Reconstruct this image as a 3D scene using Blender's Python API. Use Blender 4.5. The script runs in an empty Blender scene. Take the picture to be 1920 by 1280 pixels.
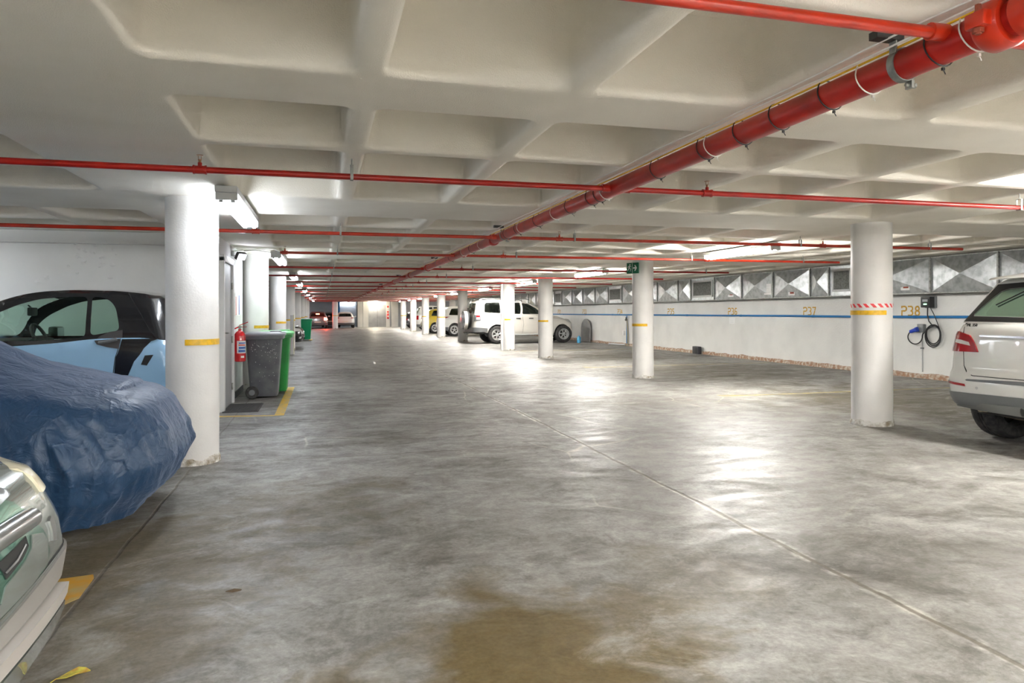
import bpy, bmesh, math, random
from math import sin, cos, pi, radians, sqrt, atan2, hypot
from mathutils import Vector, Matrix, noise as mnoise
from mathutils.geometry import delaunay_2d_cdt
random.seed(7)
SC = bpy.context.scene
COL = SC.collection
SOF = 2.38          # soffit height
# ------------------------------------------------------------------ materials
def nd(nt, t, **kw):
    n = nt.nodes.new(t)
    for k, v in kw.items():
        if k.startswith('i_'):
            n.inputs[k[2:].replace('_', ' ')].default_value = v
        else:
            setattr(n, k, v)
    return n
def rgb(h):
    h = h.lstrip('#'); v = [int(h[i:i+2], 16)/255 for i in (0, 2, 4)]
    return tuple((c/12.92 if c <= .04045 else ((c+.055)/1.055)**2.4) for c in v)
def mat(name, col, rough=.5, metal=0., var=0., vscale=4., bump=0., bscale=60., coat=0., spec=.5, tint=None, emit=0., ecol=None):
    m = bpy.data.materials.new(name); m.use_nodes = True
    nt = m.node_tree; b = nt.nodes['Principled BSDF']
    if isinstance(col, str): col = rgb(col)
    c4 = (*col, 1)
    b.inputs['Base Color'].default_value = c4
    b.inputs['Roughness'].default_value = rough
    b.inputs['Metallic'].default_value = metal
    b.inputs['Coat Weight'].default_value = coat
    b.inputs['Coat Roughness'].default_value = .04
    b.inputs['Specular IOR Level'].default_value = spec
    if emit:
        b.inputs['Emission Color'].default_value = (*(ecol or col), 1)
        b.inputs['Emission Strength'].default_value = emit
    geo = None
    if var or bump:
        geo = nd(nt, 'ShaderNodeTexCoord')
    if var:
        n = nd(nt, 'ShaderNodeTexNoise'); n.inputs['Scale'].default_value = vscale
        n.inputs['Detail'].default_value = 6
        nt.links.new(geo.outputs['Object'], n.inputs['Vector'])
        mx = nd(nt, 'ShaderNodeMix', data_type='RGBA')
        t = tint or tuple(c*(1-var) for c in col)
        if isinstance(t, str): t = rgb(t)
        mx.inputs['A'].default_value = c4; mx.inputs['B'].default_value = (*t, 1)
        rp = nd(nt, 'ShaderNodeMapRange'); rp.inputs['From Min'].default_value = .42; rp.inputs['From Max'].default_value = .68
        nt.links.new(n.outputs['Fac'], rp.inputs['Value'])
        nt.links.new(rp.outputs['Result'], mx.inputs['Factor'])
        nt.links.new(mx.outputs['Result'], b.inputs['Base Color'])
    if bump:
        n2 = nd(nt, 'ShaderNodeTexNoise'); n2.inputs['Scale'].default_value = bscale; n2.inputs['Detail'].default_value = 3
        nt.links.new(geo.outputs['Object'], n2.inputs['Vector'])
        bp = nd(nt, 'ShaderNodeBump'); bp.inputs['Strength'].default_value = bump; bp.inputs['Distance'].default_value = .02
        nt.links.new(n2.outputs['Fac'], bp.inputs['Height'])
        nt.links.new(bp.outputs['Normal'], b.inputs['Normal'])
    return m
def glass(name, col, refl=0., rough=.02, gcol=(.80, .95, .87)):
    """thin car glass: mostly tinted transparency with a mirror coat"""
    m = bpy.data.materials.new(name); m.use_nodes = True; nt = m.node_tree
    for n in list(nt.nodes): nt.nodes.remove(n)
    o = nd(nt, 'ShaderNodeOutputMaterial'); mx = nd(nt, 'ShaderNodeMixShader')
    tr = nd(nt, 'ShaderNodeBsdfTransparent'); gl = nd(nt, 'ShaderNodeBsdfGlossy')
    if isinstance(col, str): col = rgb(col)
    tr.inputs['Color'].default_value = (*col, 1); gl.inputs['Roughness'].default_value = rough
    gl.inputs['Color'].default_value = (*gcol, 1)
    fr = nd(nt, 'ShaderNodeFresnel'); ge = nd(nt, 'ShaderNodeNewGeometry')
    mi = nd(nt, 'ShaderNodeMapRange'); mi.inputs['To Min'].default_value = 1.5; mi.inputs['To Max'].default_value = 1/1.5
    nt.links.new(ge.outputs['Backfacing'], mi.inputs['Value']); nt.links.new(mi.outputs['Result'], fr.inputs['IOR'])
    ad = nd(nt, 'ShaderNodeMath', operation='MAXIMUM'); ad.inputs[1].default_value = refl
    nt.links.new(fr.outputs['Fac'], ad.inputs[0]); nt.links.new(ad.outputs[0], mx.inputs['Fac']); nt.links.new(tr.outputs[0], mx.inputs[1]); nt.links.new(gl.outputs[0], mx.inputs[2])
    nt.links.new(mx.outputs[0], o.inputs['Surface'])
    return m
M = {}
M['wall'] = mat('white_wall_paint', (.74, .74, .72), .75, var=.10, vscale=1.3, bump=.25, bscale=35)
M['plaster'] = mat('rough_white_plaster', (.72, .725, .71), .8, var=.10, vscale=1.1, bump=.15, bscale=18)
M['grey_wall'] = mat('grey_end_wall', (.42, .44, .47), .7, var=.15, vscale=1.0)
M['ceiling'] = mat('textured_ceiling_paint', (.85, .815, .735), .85, var=.10, vscale=1.5, tint=(.79, .75, .665), bump=.28, bscale=150)
M['column'] = mat('white_column_paint', (.78, .77, .755), .5, var=.10, vscale=2.5, bump=.10, bscale=55)
M['chip'] = mat('chipped_plaster', (.72, .71, .68), .9, var=.7, vscale=14, tint=(.30, .25, .18), bump=.8, bscale=40)
M['red'] = mat('red_pipe_paint', (.42, .010, .004), .34, var=.3, vscale=6, coat=.1)
M['redorange'] = mat('orange_red_pipe_paint', (.56, .030, .008), .32, var=.35, vscale=6, coat=.3)
M['rust'] = mat('rusted_bolt', (.33, .07, .035), .7, var=.5, vscale=30)
M['galv'] = mat('galvanised_steel', (.50, .53, .54), .36, metal=.85, var=.35, vscale=9, bump=.10, bscale=50)
M['steel'] = mat('zinc_bracket', (.34, .35, .33), .5, metal=.7, var=.4, vscale=25)
M['darksteel'] = mat('dark_metal', (.035, .033, .03), .45, metal=.4)
M['brass'] = mat('sprinkler_brass', (.30, .17, .09), .4, metal=.7)
M['cable_white'] = mat('white_cable', (.78, .78, .74), .5)
M['cable_yellow'] = mat('yellow_cable', (.80, .50, .02), .45)
M['black_plastic'] = mat('black_plastic', (.012, .012, .013), .45)
M['rubber'] = mat('black_rubber', (.022, .022, .024), .75, var=.4, vscale=20, tint=(.06, .058, .055))
M['alloy'] = mat('alloy_rim', (.62, .63, .64), .28, metal=.8)
M['dark_alloy'] = mat('dark_alloy_rim', (.05, .05, .055), .35, metal=.6)
M['chrome'] = mat('chrome_trim', (.62, .63, .66), .22, metal=1)
M['tape'] = mat('yellow_reflective_tape', (.80, .47, .008), .35, var=.25, vscale=30)
M['tape_red'] = mat('red_barrier_tape', (.78, .05, .06), .4)
M['tape_white'] = mat('white_barrier_tape', (.82, .80, .78), .4)
M['blue_pipe'] = mat('blue_pipe_plastic', (.008, .16, .42), .45)
M['yellow_paint'] = mat('yellow_number_paint', (.52, .27, .006), .7, var=.2, vscale=30, tint=(.60, .40, .10))
M['line'] = mat('yellow_floor_paint', (.72, .45, .03), .6, var=.6, vscale=9, tint=(.45, .36, .18))
M['line_orange'] = mat('orange_yellow_floor_paint', (.50, .25, .008), .6, var=.5, vscale=9, tint=(.36, .29, .12))
M['line_worn'] = mat('worn_yellow_floor_paint', (.33, .27, .10), .6, var=.7, vscale=7, tint=(.20, .185, .15))
M['brick'] = mat('exposed_brick_footing', (.33, .19, .12), .9, var=.8, vscale=13, tint=(.62, .58, .50), bump=.9, bscale=25)
M['housing'] = mat('light_housing_grey', (.55, .56, .56), .5)
M['tube_cool'] = mat('lit_tube_cool', (.9, .93, 1), .5, emit=5.2, ecol=(.88, .93, 1.0))
M['tube_warm'] = mat('lit_tube_warm', (1, .98, .94), .5, emit=36, ecol=(1.0, .975, .93))
M['tube_dim'] = mat('lit_tube_dim', (.9, .93, 1), .5, emit=5.5, ecol=(.88, .93, 1.0))
M['bulb'] = mat('lit_bulb', (1, .9, .7), .5, emit=120, ecol=(1.0, .90, .70))
M['green_bin'] = mat('green_bin_plastic', (.012, .27, .045), .45, var=.2)
M['green_lid'] = mat('green_lid_plastic', (.16, .52, .20), .45)
M['mint_bin'] = mat('bright_green_bin_plastic', (.0, .42, .17), .4)
M['grey_bin'] = mat('grey_bin_plastic', (.085, .09, .105), .45, var=.35, vscale=5, tint=(.14, .145, .155))
M['grey_lid'] = mat('grey_lid_plastic', (.22, .23, .26), .4)
M['ext_red'] = mat('extinguisher_red', (.60, .012, .018), .25, coat=.5)
M['label_white'] = mat('white_label', (.82, .82, .82), .5)
M['label_blue'] = mat('blue_print', (.05, .13, .42), .5)
M['label_red'] = mat('red_print', (.68, .08, .05), .5)
M['sign_green'] = mat('green_exit_sign', (.004, .13, .06), .35)
M['door_grey'] = mat('grey_door_paint', (.30, .31, .33), .5, var=.15, vscale=3)
M['frame_white'] = mat('door_frame_white', (.68, .69, .70), .5)
M['doormat'] = mat('doormat_rubber', (.085, .085, .085), .85, bump=.5, bscale=80)
M['leaf'] = mat('yellow_green_leaf', (.45, .42, .06), .6, var=.6, vscale=30, tint=(.35, .2, .04))
M['debris'] = mat('brown_debris', (.10, .07, .04), .9)
M['dark_box'] = mat('dark_grey_box', (.045, .045, .055), .55)
M['plate'] = mat('number_plate', (.72, .70, .60), .4)
M['lens_red'] = mat('red_tail_lens', (.36, .004, .010), .16, coat=.4)
M['lens_clear'] = mat('clear_lamp_lens', (.74, .74, .72), .15, coat=.6)
M['lens_dark'] = mat('smoked_lamp_lens', (.16, .165, .17), .12, coat=.8)
M['lens_amber'] = mat('yellowed_lamp_lens', (.76, .70, .52), .2, coat=.5)
M['brake_lit'] = mat('lit_brake_lamp', (.9, .06, .03), .3, emit=22, ecol=(1.0, .06, .03))
M['interior'] = mat('dark_interior', (.025, .025, .027), .8)
M['interior_lt'] = mat('grey_headliner', (.30, .31, .29), .9)
M['seam'] = mat('panel_gap', (.018, .018, .018), .9)
M['g_clear'] = glass('clear_green_glass', (.72, .86, .78))
M['g_rear'] = glass('light_green_rear_glass', (.50, .68, .58), .72, .16, (.60, .90, .75))
M['g_dark'] = glass('dark_tinted_glass', (.20, .23, .22))
M['p_white'] = mat('white_car_paint', (.76, .765, .74), .28, coat=1)
M['p_pearl'] = mat('pearl_white_car_paint', (.76, .735, .68), .3, coat=.9)
M['p_black'] = mat('black_car_paint', (.010, .010, .012), .22, coat=1)
M['p_blue'] = mat('sky_blue_car_paint', (.30, .50, .71), .22, coat=1)
M['p_silver'] = mat('silver_car_paint', (.25, .26, .26), .28, metal=.6, coat=1)
M['p_grey'] = mat('dark_grey_car_paint', (.055, .05, .058), .28, metal=.3, coat=1)
M['p_yellow'] = mat('yellow_car_paint', (.68, .50, .045), .25, coat=1)
M['p_sage'] = mat('silver_green_car_paint', (.235, .265, .25), .27, metal=.45, coat=1, var=.0)
M['p_green'] = mat('green_tinted_trim', (.03, .15, .10), .25, metal=.5, coat=1)
M['p_warm'] = mat('light_grey_bumper', (.26, .25, .235), .5)
M['handle_grey'] = mat('dark_handle_plastic', (.05, .046, .048), .45)
M['strip_white'] = mat('warm_white_strip', (.40, .38, .355), .55)
M['trim_grey'] = mat('grey_lower_trim', (.20, .21, .22), .4, metal=.3)
M['cover'] = None

def make_cover_mat():
    m = mat('blue_nylon_cover', (.008, .038, .095), .47, spec=.5)
    nt = m.node_tree; b = nt.nodes['Principled BSDF']
    b.inputs['Sheen Weight'].default_value = .22; b.inputs['Sheen Tint'].default_value = (.6, .7, 1, 1)
    tc = nd(nt, 'ShaderNodeTexCoord')
    n = nd(nt, 'ShaderNodeTexNoise'); n.inputs['Scale'].default_value = 9; n.inputs['Detail'].default_value = 5; n.inputs['Distortion'].default_value = 1.5
    v = nd(nt, 'ShaderNodeTexVoronoi', feature='DISTANCE_TO_EDGE'); v.inputs['Scale'].default_value = 7
    mp = nd(nt, 'ShaderNodeMix', data_type='VECTOR'); mp.inputs['Factor'].default_value = .12
    n3 = nd(nt, 'ShaderNodeTexNoise'); n3.inputs['Scale'].default_value = 5
    nt.links.new(tc.outputs['Object'], n.inputs['Vector']); nt.links.new(tc.outputs['Object'], n3.inputs['Vector'])
    nt.links.new(tc.outputs['Object'], mp.inputs['A']); nt.links.new(n3.outputs['Color'], mp.inputs['B'])
    nt.links.new(mp.outputs['Result'], v.inputs['Vector'])
    mr = nd(nt, 'ShaderNodeMapRange'); mr.inputs['From Max'].default_value = .06; mr.inputs['To Min'].default_value = 1; mr.inputs['To Max'].default_value = 0
    nt.links.new(v.outputs['Distance'], mr.inputs['Value'])
    ad = nd(nt, 'ShaderNodeMath', operation='MULTIPLY_ADD'); ad.inputs[1].default_value = .09
    nt.links.new(mr.outputs['Result'], ad.inputs[0]); nt.links.new(n.outputs['Fac'], ad.inputs[2])
    bp = nd(nt, 'ShaderNodeBump'); bp.inputs['Strength'].default_value = .6; bp.inputs['Distance'].default_value = .025
    nt.links.new(ad.outputs[0], bp.inputs['Height']); nt.links.new(bp.outputs['Normal'], b.inputs['Normal'])
    return m
M['cover'] = make_cover_mat()

def make_floor_mat():
    m = bpy.data.materials.new('polished_concrete_floor'); m.use_nodes = True
    nt = m.node_tree; b = nt.nodes['Principled BSDF']; L = nt.links.new
    g = nd(nt, 'ShaderNodeNewGeometry')
    sx = nd(nt, 'ShaderNodeSeparateXYZ'); L(g.outputs['Position'], sx.inputs[0])
    def noise(scale, detail=6, dist=0., sc=(1, 1, 1), rough=.55):
        mp = nd(nt, 'ShaderNodeMapping'); mp.inputs['Scale'].default_value = sc
        L(g.outputs['Position'], mp.inputs['Vector'])
        n = nd(nt, 'ShaderNodeTexNoise'); n.inputs['Scale'].default_value = scale; n.inputs['Detail'].default_value = detail
        n.inputs['Distortion'].default_value = dist; n.inputs['Roughness'].default_value = rough
        L(mp.outputs[0], n.inputs['Vector']); return n.outputs['Fac']
    def ramp(fac, a, bb):
        r = nd(nt, 'ShaderNodeMapRange'); r.inputs['From Min'].default_value = a; r.inputs['From Max'].default_value = bb
        L(fac, r.inputs['Value']); return r.outputs['Result']
    def mixc(f, a, c):
        x = nd(nt, 'ShaderNodeMix', data_type='RGBA')
        if isinstance(f, float): x.inputs['Factor'].default_value = f
        else: L(f, x.inputs['Factor'])
        for s, k in ((a, 'A'), (c, 'B')):
            if isinstance(s, tuple): x.inputs[k].default_value = (*s, 1)
            else: L(s, x.inputs[k])
        return x.outputs['Result']
    def math_(op, a, c=None):
        x = nd(nt, 'ShaderNodeMath', operation=op)
        for i, s in enumerate((a, c)):
            if s is None: continue
            if isinstance(s, (int, float)): x.inputs[i].default_value = s
            else: L(s, x.inputs[i])
        return x.outputs[0]
    big = ramp(noise(.55, 5, .6), .36, .66)
    midn = noise(1.2, 9, .8, (.8, 1, 1), .66)
    mid = ramp(midn, .38, .64)
    fine = noise(45, 3)
    c = mixc(big, (.132, .126, .114), (.218, .212, .200))
    c = mixc(math_('MULTIPLY', mid, .55), c, (.33, .325, .315))
    streak = ramp(noise(2.6, 9, 1.0, (.8, 1, 1), .7), .44, .66)
    c = mixc(math_('MULTIPLY', streak, .35), c, (.36, .355, .34))
    streak2 = ramp(noise(1.5, 10, .9, (.85, 1, 1), .74), .47, .66)
    c = mixc(math_('MULTIPLY', streak2, .72), c, (.062, .056, .046))
    cl = ramp(noise(4.5, 9, .8, (1, 1, 1), .75), .46, .60)
    c = mixc(math_('MULTIPLY', cl, .22), c, (.46, .455, .44))
    cl2 = ramp(noise(5.5, 9, .9, (1, 1, 1), .76), .52, .64)
    c = mixc(math_('MULTIPLY', cl2, .34), c, (.075, .068, .056))
    dark = ramp(noise(.8, 9, 1.0, (.6, 1.25, 1), .72), .50, .74)
    c = mixc(math_('MULTIPLY', dark, .7), c, (.075, .068, .056))
    # brown damp stains with their own outline
    wob = noise(2.2, 6, .8)
    for (px, py, r0, amt) in ((.85, 2.55, .8, .95), (1.35, 2.75, .45, .5), (.4, 2.2, .5, .5), (-.9, 4.3, 1.0, .7), (-1.0, 3.2, .8, .6), (1.8, 3.2, .5, .35), (8.7, 8.6, 2.7, .8), (8.9, 14.0, 2.8, .7), (9.0, 19.5, 2.6, .6), (4.2, 9.5, 1.2, .4), (-.2, 5.2, .9, .45)):
        v = nd(nt, 'ShaderNodeCombineXYZ'); v.inputs[0].default_value = px; v.inputs[1].default_value = py
        d = nd(nt, 'ShaderNodeVectorMath', operation='DISTANCE'); L(g.outputs['Position'], d.inputs[0]); L(v.outputs[0], d.inputs[1])
        dd = math_('ADD', d.outputs['Value'], math_('MULTIPLY', math_('SUBTRACT', wob, .5), r0*2.2))
        f = ramp(dd, r0, r0*.45)
        c = mixc(math_('MULTIPLY', f, amt), c, (.118, .092, .050) if px < 3 else (.088, .078, .060))
    # pale mineral bloom
    bloom = ramp(noise(1.15, 10, 1.2, (.8, 1.1, 1), .75), .55, .76)
    c = mixc(math_('MULTIPLY', bloom, .6), c, (.50, .50, .49))
    # hairline cracks
    vo = nd(nt, 'ShaderNodeTexVoronoi', feature='DISTANCE_TO_EDGE'); vo.inputs['Scale'].default_value = .45
    vm = nd(nt, 'ShaderNodeMix', data_type='VECTOR'); vm.inputs['Factor'].default_value = .16
    nz = nd(nt, 'ShaderNodeTexNoise'); nz.inputs['Scale'].default_value = 1.6; nz.inputs['Detail'].default_value = 6
    L(g.outputs['Position'], nz.inputs['Vector']); L(g.outputs['Position'], vm.inputs['A']); L(nz.outputs['Color'], vm.inputs['B']); L(vm.outputs['Result'], vo.inputs['Vector'])
    crack = math_('MULTIPLY', ramp(vo.outputs['Distance'], .006, .001), ramp(noise(.5, 2), .5, .6))
    c = mixc(math_('MULTIPLY', crack, .6), c, (.45, .42, .36))
    # saw-cut joints
    jn = math_('MULTIPLY', math_('SUBTRACT', noise(2.5, 5), .5), .05)
    jx = math_('ABSOLUTE', math_('SUBTRACT', math_('ADD', sx.outputs[0], jn), 2.55))
    j = ramp(jx, .022, .009)
    edge = ramp(jx, .055, .016)
    rough_e = ramp(noise(6, 4), .45, .6)
    c = mixc(math_('MULTIPLY', math_('MULTIPLY', edge, rough_e), .85), c, (.52, .50, .46))
    for yy in (6.7, 13.4, 19.4, 25.5, 31.5, 38.):
        jy = math_('ABSOLUTE', math_('SUBTRACT', math_('ADD', sx.outputs[1], jn), yy))
        jj = ramp(jy, .016, .004)
        j = math_('MAXIMUM', j, math_('MULTIPLY', jj, .9))
    jl = math_('ABSOLUTE', math_('SUBTRACT', math_('ADD', sx.outputs[0], jn), -1.11))
    j = math_('MAXIMUM', j, math_('MULTIPLY', ramp(jl, .013, .005), .8))
    c = mixc(math_('MULTIPLY', j, .85), c, (.12, .105, .085))
    sp = ramp(noise(70, 2, 0, (1, 1, 1), .5), .70, .78)
    c = mixc(math_('MULTIPLY', sp, .4), c, (.09, .08, .07))
    gr = nd(nt, 'ShaderNodeMix', data_type='RGBA', blend_type='MULTIPLY'); gr.inputs['Factor'].default_value = .55
    g2 = math_('ADD', math_('MULTIPLY', noise(11, 10, .8, (1, 1, 1), .8), 1.9), math_('MULTIPLY', fine, 1.1))
    g2 = math_('SUBTRACT', g2, .50)
    L(c, gr.inputs['A']); L(g2, gr.inputs['B']); 
    br = nd(nt, 'ShaderNodeBrightContrast'); br.inputs['Bright'].default_value = .042; br.inputs['Contrast'].default_value = .17
    L(gr.outputs['Result'], br.inputs['Color'])
    L(br.outputs['Color'], b.inputs['Base Color'])
    ro = nd(nt, 'ShaderNodeMapRange'); ro.inputs['From Min'].default_value = .35; ro.inputs['From Max'].default_value = .65
    ro.inputs['To Min'].default_value = .33; ro.inputs['To Max'].default_value = .66
    L(noise(2.1, 9, 1.4, (.6, 1.1, 1), .72), ro.inputs['Value']); L(ro.outputs['Result'], b.inputs['Roughness'])
    b.inputs['Specular IOR Level'].default_value = .5
    h = math_('ADD', math_('MULTIPLY', midn, .5), math_('MULTIPLY', fine, .05))
    h = math_('SUBTRACT', h, math_('MULTIPLY', j, .25))
    bp = nd(nt, 'ShaderNodeBump'); bp.inputs['Strength'].default_value = .45; bp.inputs['Distance'].default_value = .02
    L(h, bp.inputs['Height']); L(bp.outputs['Normal'], b.inputs['Normal'])
    return m
M['floor'] = make_floor_mat()

# ------------------------------------------------------------------ mesh helpers
def link(name, data, parent=None, loc=None):
    o = bpy.data.objects.new(name, data); COL.objects.link(o)
    if parent is not None: o.parent = parent
    if loc is not None: o.location = loc
    return o
def tag(o, label=None, cat=None, group=None, kind=None):
    if label: o['label'] = label
    if cat: o['category'] = cat
    if group: o['group'] = group
    if kind: o['kind'] = kind
    return o
def thing(name, label, cat, loc=(0, 0, 0), rz=0., group=None):
    o = link(name, None, None, loc); o.rotation_euler = (0, 0, rz); o.empty_display_size = .1
    return tag(o, label, cat, group)
class MB:
    def __init__(s): s.v = []; s.f = []; s.mi = []; s.cur = 0
    def add(s, vs, fs, xf=None):
        o = len(s.v)
        for p in vs:
            p = Vector(p)
            s.v.append(tuple(xf @ p) if xf else tuple(p))
        for f in fs: s.f.append(tuple(i+o for i in f)); s.mi.append(s.cur)
        return s
    def box(s, c, d, xf=None, bev=0.):
        x, y, z = c; a, b, h = d[0]/2, d[1]/2, d[2]/2
        if bev <= 0:
            vs = [(x+i*a, y+j*b, z+k*h) for i in (-1, 1) for j in (-1, 1) for k in (-1, 1)]
            return s.add(vs, [(0, 1, 3, 2), (4, 6, 7, 5), (0, 4, 5, 1), (2, 3, 7, 6), (0, 2, 6, 4), (1, 5, 7, 3)], xf)
        bm = bmesh.new(); bmesh.ops.create_cube(bm, size=1)
        for v in bm.verts: v.co = Vector((x+v.co.x*2*a, y+v.co.y*2*b, z+v.co.z*2*h))
        bmesh.ops.bevel(bm, geom=bm.edges[:], offset=min(bev, a*.9, b*.9, h*.9), segments=2, affect='EDGES', profile=.6)
        bm.verts.index_update()
        s.add([v.co[:] for v in bm.verts], [[v.index for v in f.verts] for f in bm.faces], xf); bm.free(); return s
    def lathe(s, prof, n=24, xf=None, cap=True, ang=2*pi):
        """profile (r,z) turned about z"""
        full = abs(ang-2*pi) < 1e-6; m = n if full else n+1
        vs = []; fs = []
        for r, z in prof:
            for i in range(m):
                a = ang*i/n; vs.append((r*cos(a), r*sin(a), z))
        for k in range(len(prof)-1):
            for i in range(n):
                j = (i+1) % m
                fs.append((k*m+i, k*m+j, (k+1)*m+j, (k+1)*m+i))
        if cap and full:
            if prof[0][0] > 1e-6: fs.append(tuple(range(m))[::-1])
            if prof[-1][0] > 1e-6: fs.append(tuple((len(prof)-1)*m+i for i in range(m)))
        return s.add(vs, fs, xf)
    def cyl(s, a, b, r, n=16, r2=None):
        a = Vector(a); b = Vector(b); d = b-a
        q = d.to_track_quat('Z', 'Y').to_matrix().to_4x4(); q.translation = a
        return s.lathe([(r, 0), (r2 if r2 is not None else r, d.length)], n, q)
    def tube(s, pts, r, n=8, closed=False):
        pts = [Vector(p) for p in pts]; k = len(pts); vs = []; fs = []
        t0 = None; up = None
        for i, p in enumerate(pts):
            if closed: t = (pts[(i+1) % k]-pts[i-1])
            else: t = pts[min(i+1, k-1)]-pts[max(i-1, 0)]
            t.normalize()
            if up is None:
                up = Vector((0, 0, 1)) if abs(t.z) < .9 else Vector((1, 0, 0))
            side = t.cross(up).normalized(); up = side.cross(t).normalized()
            for j in range(n):
                a = 2*pi*j/n; vs.append(p+side*(r*cos(a))+up*(r*sin(a)))
        for i in range(k if closed else k-1):
            for j in range(n):
                a, b = i*n+j, i*n+(j+1) % n; c, d = ((i+1) % k)*n+(j+1) % n, ((i+1) % k)*n+j
                fs.append((a, b, c, d))
        if not closed:
            fs.append(tuple(range(n))[::-1]); fs.append(tuple((k-1)*n+j for j in range(n)))
        return s.add(vs, fs)
    def prism(s, poly, t, xf=None):
        """poly in local xy extruded along z by t"""
        n = len(poly)
        vs = [(x, y, 0) for x, y in poly]+[(x, y, t) for x, y in poly]
        fs = [tuple(range(n))[::-1], tuple(range(n, 2*n))]+[(i, (i+1) % n, n+(i+1) % n, n+i) for i in range(n)]
        return s.add(vs, fs, xf)
    def build(s, name, m, parent=None, smooth=30, loc=None, recalc=True):
        me = bpy.data.meshes.new(name); me.from_pydata(s.v, [], s.f)
        ms = m if isinstance(m, (list, tuple)) else [m]
        for x in ms: me.materials.append(x)
        if len(ms) > 1: me.polygons.foreach_set('material_index', s.mi)
        bm = bmesh.new(); bm.from_mesh(me); bmesh.ops.remove_doubles(bm, verts=bm.verts, dist=1e-5)
        if recalc: bmesh.ops.recalc_face_normals(bm, faces=bm.faces)
        bm.to_mesh(me); bm.free()
        if smooth:
            me.polygons.foreach_set('use_smooth', [True]*len(me.polygons))
            me.set_sharp_from_angle(angle=radians(smooth))
        me.update()
        return link(name, me, parent, loc)
def Rz(a): return Matrix.Rotation(a, 4, 'Z')
def Rx(a): return Matrix.Rotation(a, 4, 'X')
def Ry(a): return Matrix.Rotation(a, 4, 'Y')
def T(x, y, z): return Matrix.Translation((x, y, z))
def copy_tree(o, parent=None):
    c = o.copy(); COL.objects.link(c)
    if parent is not None: c.parent = parent
    for ch in list(o.children): copy_tree(ch, c)
    return c
def interp(tab, x):
    if x <= tab[0][0]: return tab[0][1]
    for (a, b), (c, d) in zip(tab, tab[1:]):
        if x <= c: return b+(d-b)*(x-a)/(c-a) if c > a else d
    return tab[-1][1]
def sinterp(tab, x):
    """smooth (monotone-ish hermite) interpolation through a table"""
    n = len(tab)
    if x <= tab[0][0]: return tab[0][1]
    if x >= tab[-1][0]: return tab[-1][1]
    for i in range(n-1):
        x0, y0 = tab[i]; x1, y1 = tab[i+1]
        if x <= x1:
            h = x1-x0; d = (y1-y0)/h
            def sl(k):
                if k <= 0 or k >= n-1: return (tab[min(k+1, n-1)][1]-tab[max(k-1, 0)][1])/(tab[min(k+1, n-1)][0]-tab[max(k-1, 0)][0])
                a = (tab[k][1]-tab[k-1][1])/(tab[k][0]-tab[k-1][0]); b = (tab[k+1][1]-tab[k][1])/(tab[k+1][0]-tab[k][0])
                return 0 if a*b <= 0 else 2*a*b/(a+b)
            m0, m1 = sl(i), sl(i+1); t = (x-x0)/h
            return (2*t**3-3*t*t+1)*y0+(t**3-2*t*t+t)*h*m0+(-2*t**3+3*t*t)*y1+(t**3-t*t)*h*m1
def sstep(a, b, x):
    t = max(0, min(1, (x-a)/(b-a))) if a != b else float(x > a); return t*t*(3-2*t)
# ================================================================== SETTING
YB, YE = -6.0, 65.0
XL, XR = -6.7, 11.5
def struct(name, mb, m, smooth=30):
    return tag(mb.build(name, m, None, smooth), kind='structure')
b = MB(); n = 1
b.add([(XL-.2, YB-.2, 0), (XR+.2, YB-.2, 0), (XR+.2, 70.5, 0), (XL-.2, 70.5, 0), (XL-.2, YB-.2, -.2), (XR+.2, YB-.2, -.2), (XR+.2, 70.5, -.2), (XL-.2, 70.5, -.2)],
      [(0, 1, 2, 3), (4, 7, 6, 5), (0, 4, 5, 1), (1, 5, 6, 2), (2, 6, 7, 3), (3, 7, 4, 0)])
struct('floor', b, M['floor'], 0)

# waffle ceiling -----------------------------------------------------
def cells(iv, lo, hi):
    """coffer intervals -> list of (cell0, cell1, open0, open1)"""
    out = []
    for i, (a, c) in enumerate(iv):
        l = a-.08 if i == 0 or a-iv[i-1][1] > .3 else (a+iv[i-1][1])/2
        r = c+.08 if i == len(iv)-1 or iv[i+1][0]-c > .3 else (c+iv[i+1][0])/2
        out.append((l, r, a, c))
    return out
xs_main = [(-.70+.975*k, .13+.975*k) for k in range(7)]
xs_right = [(6.97+.975*k, 7.80+.975*k) for k in range(4)]
xs_left = [(-2.63-.975*k, -1.80-.975*k) for k in range(5)][::-1]
ys = [(.1, .98), (1.12, 1.98), (2.12, 3.07), (3.61, 4.48), (4.62, 5.48), (5.61, 6.53)]
for k in range(9): ys += [(7.72+6.18*k+.97*j, 8.57+6.18*k+.97*j) for j in range(5)]
ys = [y for y in ys if y[1] < 64.8]
CX = cells(xs_left+xs_main+xs_right, XL, XR); CY = cells(ys, YB, YE)
RINGS = [(-.040, 0), (-.028, .002), (-.014, .008), (-.003, .020), (.003, .042), (.018, .20), (.036, .37), (.05, .405), (.085, .42)]
def rrect(x0, x1, y0, y1, r, n=4):
    pts = []
    for cx, cy, a0 in ((x1-r, y1-r, 0), (x0+r, y1-r, pi/2), (x0+r, y0+r, pi), (x1-r, y0+r, 1.5*pi)):
        for i in range(n+1):
            a = a0+pi/2*i/n; pts.append((cx+r*cos(a), cy+r*sin(a)))
    return pts
b = MB()
def quad(x0, x1, y0, y1):
    if x1-x0 > 1e-4 and y1-y0 > 1e-4:
        b.add([(x0, y0, SOF), (x1, y0, SOF), (x1, y1, SOF), (x0, y1, SOF)], [(0, 3, 2, 1)])
prev = YB-.2
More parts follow.
